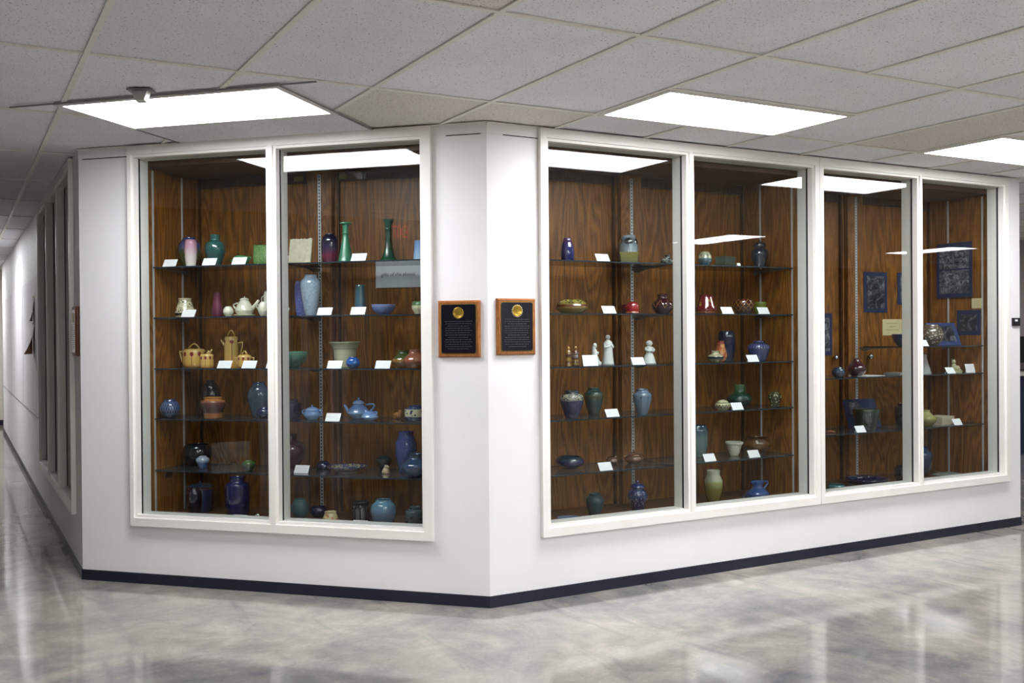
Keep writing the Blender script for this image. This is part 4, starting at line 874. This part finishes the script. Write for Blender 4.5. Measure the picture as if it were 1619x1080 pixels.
pot('R10b', 'covered_pot', 'cream lidded pot with black wavy lines', 'pot', 'lowbowl', glaze('cream wavy', [(0, '8f8c68'), (1, 'b4b18c')], .3, None, 'zig', n=14, pc='25251f', band=(.3, .8), w=.22), [('lid', glaze('cream wavy lid', [(0, '2a2a24'), (.3, 'aaa882'), (1, 'b9b692')], .3), {'r': .74, 'h': .45, 'knob': 0})], hs=.8)
pot('R10c', 'pot', 'olive and cream openwork pot', 'pot', 'ginger', glaze('olive openwork', [(0, '2e3524'), (1, '3c432c')], .25, None, 'dots', pc='a9a77c', sc=58, w=.3, band=(.05, .95)))
pot('R11a', 'vase', 'tall teal-blue vase half hidden by the mullion', 'vase', 'slim', glaze('teal blue mist', [(0, '4a5e58'), (.6, '5c7676'), (.85, '2c4a5e'), (1, '24445c')], .16))
pot('R11b', 'flower_pot', 'small white flower pot with a rolled rim', 'flower pot', 'flower', glaze('white flower pot', [(0, 'bcbaa4'), (1, 'cac8b8')], .3, None, 'scroll', pc='8f8a5c', sc=34, w=.05, band=(.25, .78)))
pot('R11c', 'bowl', 'brown carved bowl with a raised leaf band', 'bowl', 'lowbowl', glaze('brown carved', [(0, '3a220e'), (.3, '54340f'), (.75, '5e3c16'), (1, '46260f')], .22, None, 'dots', pc='7a5420', sc=40, w=.3, band=(.3, .7)))
pot('R12a', 'vase', 'tall olive vase with a pale celadon neck', 'vase', [(0, .5), (.03, .56), (.25, .8), (.5, .97), (.65, 1), (.78, .86), (.86, .72), (.95, .7), (1, .74)], glaze('olive celadon', [(0, '645a24'), (.45, '767030'), (.64, '8a8a50'), (.72, 'a3a88c'), (1, 'aeb29c')], .12))
BP = glaze('blue pitcher', [(0, '2a4a80'), (.5, '35599a'), (1, '3c5f9c')], .1)
pot('R12b', 'pitcher', 'cornflower blue pitcher standing on a matching saucer', 'pitcher', 'ewer', BP, [('handle', None, {'s': 1, 'out': .62, 'z': (.42, .95), 'r': .5, 'up': .2, 'w': .09}), ('spout', None, {'s': -1, 'p': (.25, .88, .78, 1.0), 'w': .11}), ('saucer', None, {'r': 1.45})])
# ---------------- long case, second bay
pot('R13a', 'bowl', 'dark blue bowl on the short shelf beside the mullion', 'bowl', 'bowl', glaze('dark blue bowl', [(0, '111c30'), (1, '1c2c48')], .1))
pot('R13b', 'vase', 'brown and white pebble-patterned round vase', 'vase', 'globe', glaze('pebble pattern', [(0, '4a3f30'), (1, '564a3a')], .2, None, 'dots', pc='a8a294', sc=52, w=.34, band=(.1, .95)))
pot('R14a', 'vase', 'maroon pear-shaped vase with narrow mouth', 'vase', 'pear', glaze('maroon pear', [(0, '32141c'), (1, '47202a')], .08))
pot('R14b', 'bowl', 'little dark blue bowl beside the maroon pear vase', 'bowl', 'globe', glaze('little blue', [(0, '12243a'), (1, '1e3852')], .1))
beast('R14c', 'cat_figurine', 'pale yellow reclining cat figurine with tall ears', glaze('pale cat', [(0, 'b0ad84'), (1, 'c0bd98')], .3), 'cat')
pot('R14d', 'vase', 'white conical vase at the mullion beside the cat', 'vase', [(0, 1), (.04, .98), (.4, .7), (.8, .4), (1, .36)], glaze('white cone', [(0, 'aab0ac'), (1, 'bcb4b0')], .25))
pot('R15a', 'planter', 'dark green planter with straight flared sides', 'planter', 'pot', glaze('dark planter', [(0, '231f18'), (.4, '1f2a1e'), (1, '22362a')], .2))
pot('R15b', 'vase', 'dark grey-green shouldered vase beside the mullion', 'vase', 'barrel', glaze('dark grey green', [(0, '1a211a'), (1, '26302a')], .2))
pot('R15c', 'vase', 'small olive cream pear vase beside the cream box', 'vase', 'pear', glaze('olive cream', [(0, '77743a'), (1, 'a5a26a')], .25))
pot('R16a', 'bowl', 'very wide shallow navy bowl on the case floor', 'bowl', 'bowl', glaze('wide navy', [(0, '0f1436'), (1, '161c42')], .06))
pot('R16b', 'bowl', 'small aqua bowl at the end of the case floor', 'bowl', 'lowbowl', glaze('aqua bowl', [(0, '1d4a54'), (1, '3a6a70')], .12))
pot('R16c', 'bowl', 'dark lustre bowl on the case floor by the mullion', 'bowl', 'lowbowl', glaze('dark lustre', [(0, '2e1c18'), (.5, '2a2422'), (1, '1c2a30')], .08))
pot('R16d', 'vase', 'tall blue and brown vase on the case floor', 'vase', 'shoulder', glaze('blue brown', [(0, '2c2420'), (.4, '27385a'), (1, '2c4472')], .12))

# ------------------------------------------------------------------ label cards
CARD = plain('white card', 'f2f2f4', .6, var=.02)
def card_mesh(w, h, lean):
    m = MB(); y = h*math.sin(lean); z = h*math.cos(lean); th = .0008
    m.add([(-w, 0, 0), (w, 0, 0), (w, y, z), (-w, y, z), (-w, th, 0), (w, th, 0), (w, y+th, z), (-w, y+th, z)], [(0, 1, 2, 3), (7, 6, 5, 4), (0, 4, 5, 1), (3, 2, 6, 7), (0, 3, 7, 4), (1, 5, 6, 2)])
    y2 = y+.030
    v = .22*w
    m.add([(-v, y*.8, z*.8), (v, y*.8, z*.8), (v, y2, 0), (-v, y2, 0), (-v, y*.8+th, z*.8), (v, y*.8+th, z*.8), (v, y2+th, 0), (-v, y2+th, 0)], [(0, 3, 2, 1), (4, 5, 6, 7), (0, 1, 5, 4), (3, 7, 6, 2), (0, 4, 7, 3), (1, 2, 6, 5)])
    return m
_o = card_mesh(.046, .052, math.radians(31)).build('x', CARD); CM = _o.data; bpy.data.objects.remove(_o)
_o = card_mesh(.052, .066, math.radians(14)).build('x', CARD); CM2 = _o.data; bpy.data.objects.remove(_o)
_o = card_mesh(.014, .018, math.radians(14)).build('x', CARD); CM3 = _o.data; bpy.data.objects.remove(_o)
CARDS = [('L', .494, .182, 1.888, 'beside the slim pink vase'), ('L', .767, .182, 1.888, 'before the teal collared vase'), ('L', .969, .182, 1.888, 'before the tiny green handled bowl'),
 ('L', .620, .182, 1.580, 'before the cream scrolled vase'), ('L', 1.245, .182, 1.888, 'beside the ragged clay tablet'), ('L', 1.743, .182, 1.888, 'beside the green bottle vase'),
 ('L', 1.245, .182, 1.580, 'before the lavender mottled vase'), ('L', 1.525, .182, 1.580, 'beside the tall pale blue vase'), ('L', 1.736, .182, 1.580, 'before the teal tapered cylinder'),
 ('L', .864, .182, 1.271, 'before the tall yellow coffee pot'), ('L', 1.030, .182, 1.271, 'before the yellow sugar bowl'), ('L', 1.190, .182, 1.271, 'before the green crackled bowl'),
 ('L', 1.585, .182, 1.271, 'before the celadon planter'), ('L', 1.887, .182, 1.271, 'before the green and tan squat vase'), ('L', 1.568, .190, .965, 'beside the pale blue sugar bowl'),
 ('L', 1.340, .235, .650, 'before the round maroon vase'), ('L', .975, .145, .356, 'beside the plate with the duck'), ('L', 1.750, .150, .356, 'before the black openwork cylinder'),
 ('R', .871, .182, 1.888, 'between the cobalt vase and the tree vase'), ('R', .914, .182, 1.580, 'beside the turtle-shaped bowl'), ('R', .775, .182, 1.271, 'beside the robed brown figurines'),
 ('R', 1.124, .182, 1.271, 'beside the white bell-skirted girl'), ('R', .938, .190, .965, 'before the dark green drip vase'), ('R', .886, .190, .650, 'before the copper lustre creamer'),
 ('R', 1.915, .182, 1.888, 'before the grey-green ceramic box'), ('R', 1.825, .182, 1.580, 'beside the red and yellow vase'), ('R', 2.125, .175, 1.580, 'before the olive green bowl'),
 ('R', 2.030, .175, 1.271, 'before the ridged cobalt vase'), ('R', 1.910, .190, .965, 'before the green bottle-necked vase'), ('R', 1.680, .190, .650, 'before the tall teal-blue vase'),
 ('R', 2.049, .190, .650, 'before the brown carved bowl'), ('R', 3.660, .172, 1.352, 'beside the pebble-patterned vase'), ('R', 3.99, .20, 1.145, 'leaning by the plinth of the cat'),
 ('R', 4.250, .231, 1.145, 'standing past the cat figurine'), ('R', 3.013, .175, .761, 'before the dark green planter'), ('R', 4.039, .180, .761, 'before the cream box')]
for k, (c, u, d, z, l) in enumerate(CARDS):
    me = CM2 if k in (20, 33) else (CM3 if k == 24 else CM)
    o = share('label_card', me, None, wp(c, u, d, z+.0006), rot(c)); tag(o, ('tiny' if k == 24 else 'small')+' white label card '+l, 'label card', 'folded label cards on the shelves')

# ------------------------------------------------------------------ text helper
def text(name, body, size, mat, parent, loc, rx=math.pi/2, rz=0, shear=0, align='CENTER', ext=.0006, sx=1.0):
    cu = bpy.data.curves.new('lettering', 'FONT'); cu.body = body; cu.size = size; cu.align_x = align; cu.align_y = 'CENTER'; cu.extrude = ext; cu.shear = shear; cu.resolution_u = 3
    o = bpy.data.objects.new('lettering', cu); COL.objects.link(o)
    me = bpy.data.meshes.new_from_object(o.evaluated_get(bpy.context.evaluated_depsgraph_get()))
    bpy.data.objects.remove(o); me.materials.clear(); me.materials.append(mat)
    n = bpy.data.objects.new(name, me); COL.objects.link(n); n.parent = parent; n.location = loc; n.rotation_euler = (rx, 0, rz); n.scale = (sx, 1, 1)
    return n
INK = plain('dark ink', '23252b', .6)
# placard on the back door of the angled case
t = tag(empty('placard', wp('L', 1.86, DBK-.010, 1.84), rot('L')), 'grey placard lettered gifts of the alumni on the case door', 'sign')
MB().box(-.21, .16, -.004, .003, -.085, .085).build('board', plain('grey placard', 'c2c6cc', .6, var=.03), t)
text('lettering', 'gifts of the alumni', .031, INK, t, (-.062, -.0046, -.005), shear=.15)

# ------------------------------------------------------------------ photographs and notes in the second bay
MATB = plain('navy mount board', '1d2a4e', .7, var=.08)
def m_photo(name, sc, cut, white='a9adb4'):
    t = NT(name); o = t.coord('Object'); a = t.noise(o, sc, 5, .65, 1.2); b = t.noise(o, sc*4, 3, .6)
    f = t.math('ADD', t.math('MULTIPLY', a, .75), t.math('MULTIPLY', b, .25))
    return t.done(t.ramp(f, [(cut-.08, hx('12151c')), (cut, hx('2c3038')), (cut+.1, hx('6e737c')), (cut+.2, hx(white))]), .3)
PH = [m_photo('old photograph one', 13, .50), m_photo('old photograph two', 18, .46), m_photo('old photograph three', 24, .44), m_photo('old photograph four', 11, .48)]
def framed(name, w, h, loc, rz, label, ph, rx=0, rects=None, cat='photograph', mat=None):
    t = tag(empty(name, loc, rz), label, cat); t.rotation_euler = (rx, 0, rz)
    MB().box(-w/2, w/2, -.004, 0, 0, h).build('mount', mat or MATB, t)
    for (x0, x1, z0, z1) in (rects or [(-.38, .38, .1, .9)]): MB().box(x0*w, x1*w, -.0052, -.004, z0*h, z1*h).build('print', ph, t)
    return t
framed('photograph', .255, .312, (3.70, DBK-.0065, 1.606), 0, 'portrait photograph in a navy mount above the cream note', PH[0])
framed('photograph', .27, .25, (4.08, DBK-.0065, 1.67), 0, 'square photograph in a navy mount partly behind the mullion', PH[1])
framed('photograph', .22, .312, (3.125, DBK-.0065, 1.287), 0, 'photograph in a navy mount beside the door knob', PH[1], mat=MATB)
SX = 4.3195
framed('photograph', .315, .425, (SX-.0075, .42, 1.720), math.pi/2*-1, 'large double photograph in a navy mount on the side panel', PH[2], rects=[(-.42, .42, .53, .86), (-.42, .42, .08, .5)])
framed('photograph', .205, .190, (SX, .30, 1.43), -math.pi/2, 'small photograph in a navy mount beside the large double photograph', PH[3], rects=[(-.36, .36, .16, .84)])
NOTE = plain('cream note card', 'cdc092', .7, var=.04)
NINK = plain('faded type', '8f8460', .7)
def note(w, h, loc, rz, label, rx=0, lines=3):
    t = tag(empty('note_card', loc), label, 'note'); t.rotation_euler = (rx, 0, rz)
    MB().box(-w/2, w/2, -.0015, 0, 0, h).build('card', NOTE, t); m = MB()
    for k in range(lines):
        q = h*(.72-.2*k); ww = w*(.30, .2, .34)[k % 3]; m.box(-ww, ww, -.0019, -.0015, q, q+h*.03)
    m.build('typed_lines', NINK, t)
note(.215, .125, (3.886, DBK-.0065, 1.431), 0, 'cream typed note below the portrait photograph')
note(.088, .075, (SX, .229, 1.633), -math.pi/2, 'cream note on the side panel under the large double photograph')
note(.12, .055, (4.20, .40, 1.3526), 0, 'cream note card leaning on the short glass shelf', math.radians(-12), 2)
framed('photograph', .33, .180, (4.085, .315, 1.3526), 0, 'blue mounted photograph leaning on the short glass shelf', PH[0], math.radians(-20), [(-.25, .36, .16, .86)], mat=plain('blue mount board', '2c3d6c', .6))
framed('photograph', .33, .215, (3.30, .40, .7616), 0, 'navy mounted sheet leaning behind the dark green planter', PH[3], math.radians(-18), [(-.36, -.05, .5, .9)])
# cream box, papers, terracotta disc, book
t = tag(empty('cream_box', (4.00, .31, .7616), math.radians(10)), 'flat cream lidded box on the lower shelf', 'box'); CBX = plain('cream box paper', 'b9b199', .6)
MB().box(-.085, .085, -.06, .06, 0, .045).build('body', CBX, t); MB().box(-.088, .088, -.063, .063, .036, .060).build('lid', CBX, t)
tag(MB().box(-.11, .11, -.075, .075, 0, .003).build('paper_sheet', plain('white paper', 'd5d6d2', .6), None, (3.21, .305, 1.1456), .12), 'white sheet of paper lying by the maroon pear vase', 'paper')
tag(MB().box(-.11, .11, -.08, .08, 0, .012).build('booklet', plain('grey booklet', '9b9c94', .6), None, (3.62, .33, 1.1456), -.08), 'grey booklet lying on the shelf near the mullion', 'booklet')
t = MB().lathe([(.03, 0), (.034, .004), (.034, .010), (.02, .013)], 24).build('clay_disc', plain('terracotta', '8a4f3a', .6), None, (2.83, .294, .7616)); tag(t, 'small terracotta disc lying on the lower shelf', 'disc')
t = tag(empty('open_book', (4.175, .33, .3556), math.radians(-8)), 'open grey book lying on the case floor', 'book')
PG = plain('grey book page', '8f928c', .7, var=.1, scale=60)
MB().box(-.124, .124, -.115, .115, 0, .004).build('cover', plain('grey book cover', '5c5c58', .6), t)
for sx in (-1, 1):
    m = MB(); n = 8
    vs = [(sx*(.002+.115*i/n), y, .004+.012*math.sin(math.pi*min(1, .15+i/n*.85))*(1 if z else 0)) for z in (0, 1) for i in range(n+1) for y in (-.11, .11)]
    N = 2*(n+1); fs = []
    for i in range(n):
        a = 2*i; fs += [(a, a+1, a+3, a+2), (N+a, N+a+2, N+a+3, N+a+1), (a, a+2, N+a+2, N+a), (a+1, N+a+1, N+a+3, a+3)]
    fs += [(0, N, N+1, 1), (2*n, 2*n+1, N+2*n+1, N+2*n)]
    m.add(vs, fs); m.build('page_block', PG, t)

# ------------------------------------------------------------------ wall plaques
WOODP = m_oak('walnut plaque', '6a3a18', '8f5526', 'b07638', 4.4, gs=4)
PLATE = plain('black plaque plate', '0b0d18', .22, var=.1); GOLD = plain('gold leaf', 'b8963e', .3, .8, var=.25, scale=120); ENG = plain('engraved letters', '3a3a3e', .5); GOLDD = plain('dull gold edge', '8f7a3e', .35, .7)
def rrect(m, w, h, r, y0, y1, n=5):
    pts = []
    for cx, cz, a0 in ((w-r, h-r, 0), (-w+r, h-r, 90), (-w+r, -h+r, 180), (w-r, -h+r, 270)):
        for k in range(n+1):
            a = math.radians(a0+90*k/n); pts.append((cx+r*math.cos(a), cz+r*math.sin(a)))
    N = len(pts); m.add([(x, y0, z) for x, z in pts]+[(x, y1, z) for x, z in pts], [tuple(reversed(range(N))), tuple(range(N, 2*N))]+[(i, (i+1) % N, N+(i+1) % N, N+i) for i in range(N)])
def plaque(loc, rz, label, seal_gear, blank=False, wood=None):
    t = tag(empty('wall_plaque', loc, rz), label, 'plaque', 'wooden plaques beside the windows'); w, h = .118, .152
    m = MB(); b = .007
    vs = [(sx*w, 0, sz*h) for sz in (-1, 1) for sx in (-1, 1)]+[(sx*w, -.014, sz*h) for sz in (-1, 1) for sx in (-1, 1)]+[(sx*(w-b), -.021, sz*(h-b)) for sz in (-1, 1) for sx in (-1, 1)]
    m.add(vs, [(0, 1, 3, 2), (0, 4, 5, 1), (1, 5, 7, 3), (3, 7, 6, 2), (2, 6, 4, 0), (4, 8, 9, 5), (5, 9, 11, 7), (7, 11, 10, 6), (6, 10, 8, 4), (8, 10, 11, 9)])
    m.build('board', wood or WOODP, t)
    m = MB(); rrect(m, .100, .134, .006, -.0225, -.021); m.build('gold_border', GOLDD, t)
    m = MB(); rrect(m, .0965, .130, .010, -.0245, -.0225); p = m.build('plate', PLATE, t)
    m = MB(); m.lathe([(.030, 0), (.031, .001), (.030, .002), (.026, .0022), (.025, .0014), (.006, .0016)], 32); m.v = [(x, -.0245-z, .085+y) for x, y, z in m.v]; s = m.build('seal', GOLD, t)
    if seal_gear:
        m = MB()
        for k in range(18):
            a = 2*math.pi*k/18; m.box(-.0028, .0028, -.0262, -.0245, .028, .034, M=Matrix.Translation((0, 0, .085)) @ Matrix.Rotation(a, 4, 'Y'))
        m.build('seal_rays', plain('silver rays', 'c9c6b4', .3, .5), s)
    if not blank:
        m = MB(); rnd = random.Random(3+seal_gear)
        for k in range(13):
            z = .040-.0122*k; half = .078 - (.018 if k in (2, 7, 12) else rnd.uniform(0, .006)); x = -half
            while x < half-.008:
                wd = rnd.uniform(.006, .017); m.box(x, min(x+wd, half), -.0248, -.0245, z-.0016, z+.0016); x += wd+.0035
        m.build('engraved_text', ENG, p)
plaque(wp('L', 2.419, 0, 1.492), rot('L'), 'wooden plaque with black plate and plain gold seal on the angled wall', 0)
plaque(wp('R', .166, 0, 1.502), 0, 'wooden plaque with black plate and silver-rayed gold seal', 1)
plaque((-A_, 1.975, 1.50), -math.pi/2, 'shade-darkened wooden plaque on the hallway side of the corner', 0, wood=m_oak('shaded walnut plaque', '2c1510', '4a261a', '5e3424', 1.4, gs=4))  # darker wood colour stands in for the shade on this side
# little black room sign at the end of the long wall
t = tag(empty('room_sign', (4.445, 0, 1.525)), 'small black room sign at the end of the long wall', 'sign')
MB().box(-.042, .042, -.012, 0, -.03, .03).build('plate', plain('black plastic', '14151a', .4), t); MB().box(-.018, .012, -.0126, -.012, .004, .018).build('white_patch', CARD, t)

# ------------------------------------------------------------------ papers pinned in the hallway
def paper(y, z, w, h, curl, label, mats, mi):
    m = MB(); n = 10; th = .0006
    def pt(i, j, off): # i across, j down
        f = j/n; s = i/4-.5; return (-curl*f*f*(.5-s)*1.3-.004-off, s*w, -h*f)
    vs = [pt(i, j, o) for o in (0, th) for j in range(n+1) for i in range(5)]; N = 5*(n+1); fs = []
    for j in range(n):
        for i in range(4):
            a = j*5+i; fs += [(a, a+5, a+6, a+1), (N+a, N+a+1, N+a+6, N+a+5)]
    m.add(vs, fs); m.mi = [1, 0]*(len(fs)//2); m.smooth = [True]*len(fs)
    t = tag(empty('pinned_paper', (-A_-.006, y, z)), label, 'paper'); m.build('sheet', mats, t)
    MB().ball((-.008, 0, -.012), .005).build('push_pin', plain('yellow pin', 'c9b43a', .4), t)
SH1 = plain('pale notice', 'dcdccd', .7); BR = plain('brown shade on paper back', 'b48a66', .7); GR = plain('grey paper back', 'aaa89e', .7)  # the brown back colour stands in for a sheet's shadowed underside
paper(5.72, 1.86, .24, .24, .03, 'short pale paper pinned above the curling sheet', [SH1, GR], 0)
paper(5.74, 1.61, .26, .30, .07, 'sheet with a shade-brown underside curling off the hallway wall', [SH1, BR], 0)

# ------------------------------------------------------------------ the rest of the place, seen in reflections and past the corner
t = tag(empty('reception_counter', (9.3, 3.0, 0)), 'navy counter with a pale top beyond the end of the wall', 'counter')
MB().box(-1.6, 2.4, -.3, .25, 0, .93).build('front', plain('navy counter', '1c2242', .5), t); MB().box(-1.65, 2.45, -.35, .27, .93, .97).build('top', plain('pale counter top', 'b9b4ae', .4), t)
t = tag(empty('desk_monitor', (9.0, 2.95, .97)), 'black monitor standing on the navy counter', 'monitor')
MB().box(-.12, .12, -.08, .08, 0, .015).build('base', GASK, t); MB().box(-.02, .02, -.01, .02, .015, .12).build('stand', GASK, t); MB().box(-.27, .27, -.03, .0, .10, .42).build('screen', GASK, t)
d1 = struct(empty('door_1', (-4.4, -.35, 0), math.pi/2), 'pale hallway door with a narrow glass slot')
DG = plain('pale lavender door', 'b9b2bc', .5)
MB().box(-.02, .45, -.05, -.002, 0, 2.1).build('door_leaf', DG, d1); MB().box(.06, .14, -.056, -.05, 1.32, 1.68).build('door_slot', GASK, d1)
MB().box(-.40, -.22, -.05, -.002, 0, 2.1).build('door_post', DG, d1); MB().box(.30, .34, -.1, -.05, .95, 1.1).build('door_handle', METAL, d1)
t = tag(empty('exit_sign', (-4.36, -1.30, 2.47), math.pi/2), 'exit sign with glowing red letters high on the opposite wall', 'sign')
MB().box(-.17, .17, 0, .05, -.10, .10).build('housing', plain('dark sign housing', '3a3532', .6), t)
text('lettering', 'EXIT', .17, m_emit('red exit glow', 'ff3010', 2.2), t, (0, -.001, 0), sx=.5)
t = tag(empty('waste_bin', (-4.12, .47, 0), math.pi/2), 'brown waste bin with a white sign by the opposite wall', 'bin')
BIN = plain('brown bin', '4a3220', .5)
MB().box(-.23, .23, -.22, .22, 0, .62).build('body', BIN, t); MB().box(-.245, .245, -.235, .235, .62, .70).build('lid', plain('dark bin lid', '2a1d14', .5), t)
sg = MB().box(-.16, .16, -.224, -.22, .30, .56).build('sign_plate', plain('white bin sign', 'd9d6d2', .5), t)
RB = plain('navy lettering', '262a5a', .5); RR = plain('red lettering', '7a2a2a', .5)
text('lettering', 'NON-RECYCLABLE', .036, RB, sg, (0, -.2246, .50)); text('lettering', 'WASTE', .092, RR, sg, (0, -.2246, .39))
t = tag(empty('cork_board', (-4.4, -1.75, 1.55), math.pi/2), 'brown cork board framed on the opposite wall', 'board')
MB().box(-.6, .6, -.02, -.002, -.45, .45).build('cork', plain('cork', '6a4a2c', .8, var=.2, scale=90), t)
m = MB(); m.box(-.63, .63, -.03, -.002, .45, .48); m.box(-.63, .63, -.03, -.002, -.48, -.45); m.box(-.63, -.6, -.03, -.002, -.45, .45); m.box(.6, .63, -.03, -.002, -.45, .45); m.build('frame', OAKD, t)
# lobby notice on the back wall
t = tag(empty('lobby_poster', (4.0, -8.0, 1.55), math.pi), 'grey lobby poster with a yellow block', 'poster')
MB().box(-.6, .6, -.012, -.002, -.5, .5).build('sheet', plain('grey poster', 'c8c4c4', .6), t); MB().box(-.5, -.1, -.014, -.012, .05, .4).build('yellow_block', plain('yellow print', 'a8962c', .6), t)

# scraps of tape and a hook left at the head of the case doors, outlet on the side panel
TAPE = plain('old masking tape', '8f8648', .7)
for u, l in ((1.129, 'scrap of old tape at the door head beside the slotted standard'), (1.425, 'scrap of old tape at the door head past the post')):
    t = MB(); t.box(-.032, .030, -.0012, 0, -.012, .012); t.box(-.020, .034, -.0018, -.0012, -.004, .018)
    tag(t.build('tape_scrap', TAPE, None, wp('L', u, DBK-.0205, 2.452), rot('L')), l, 'tape')
t = tag(empty('wall_hook', wp('L', 1.577, DBK-.0205, 2.452), rot('L')), 'small wire hook at the door head above the green bottle vase', 'hook')
MB().box(-.014, .014, -.003, 0, -.016, .016).build('back_plate', STEEL, t); MB().tube([(0, -.003, .010), (0, -.020, .004), (0, -.024, -.010), (0, -.012, -.016)], .003).build('hook', METAL, t)
t = tag(empty('power_outlet', wp('L', .3855, .316, .610), rot('L')+math.pi/2), 'brown power outlet on the case side panel below the lowest shelf', 'outlet')
OUT = plain('brown outlet plastic', '3a2415', .5); OUTD = plain('dark outlet face', '1d120b', .5)
m = MB(); rrect(m, .033, .027, .004, -.005, 0); m.build('cover_plate', OUT, t)
for x in (-.013, .013):
    m = MB(); rrect(m, .009, .013, .006, -.0065, -.005); m.v = [(p[0]+x, p[1], p[2]) for p in m.v]; m.build('socket', OUTD, t)
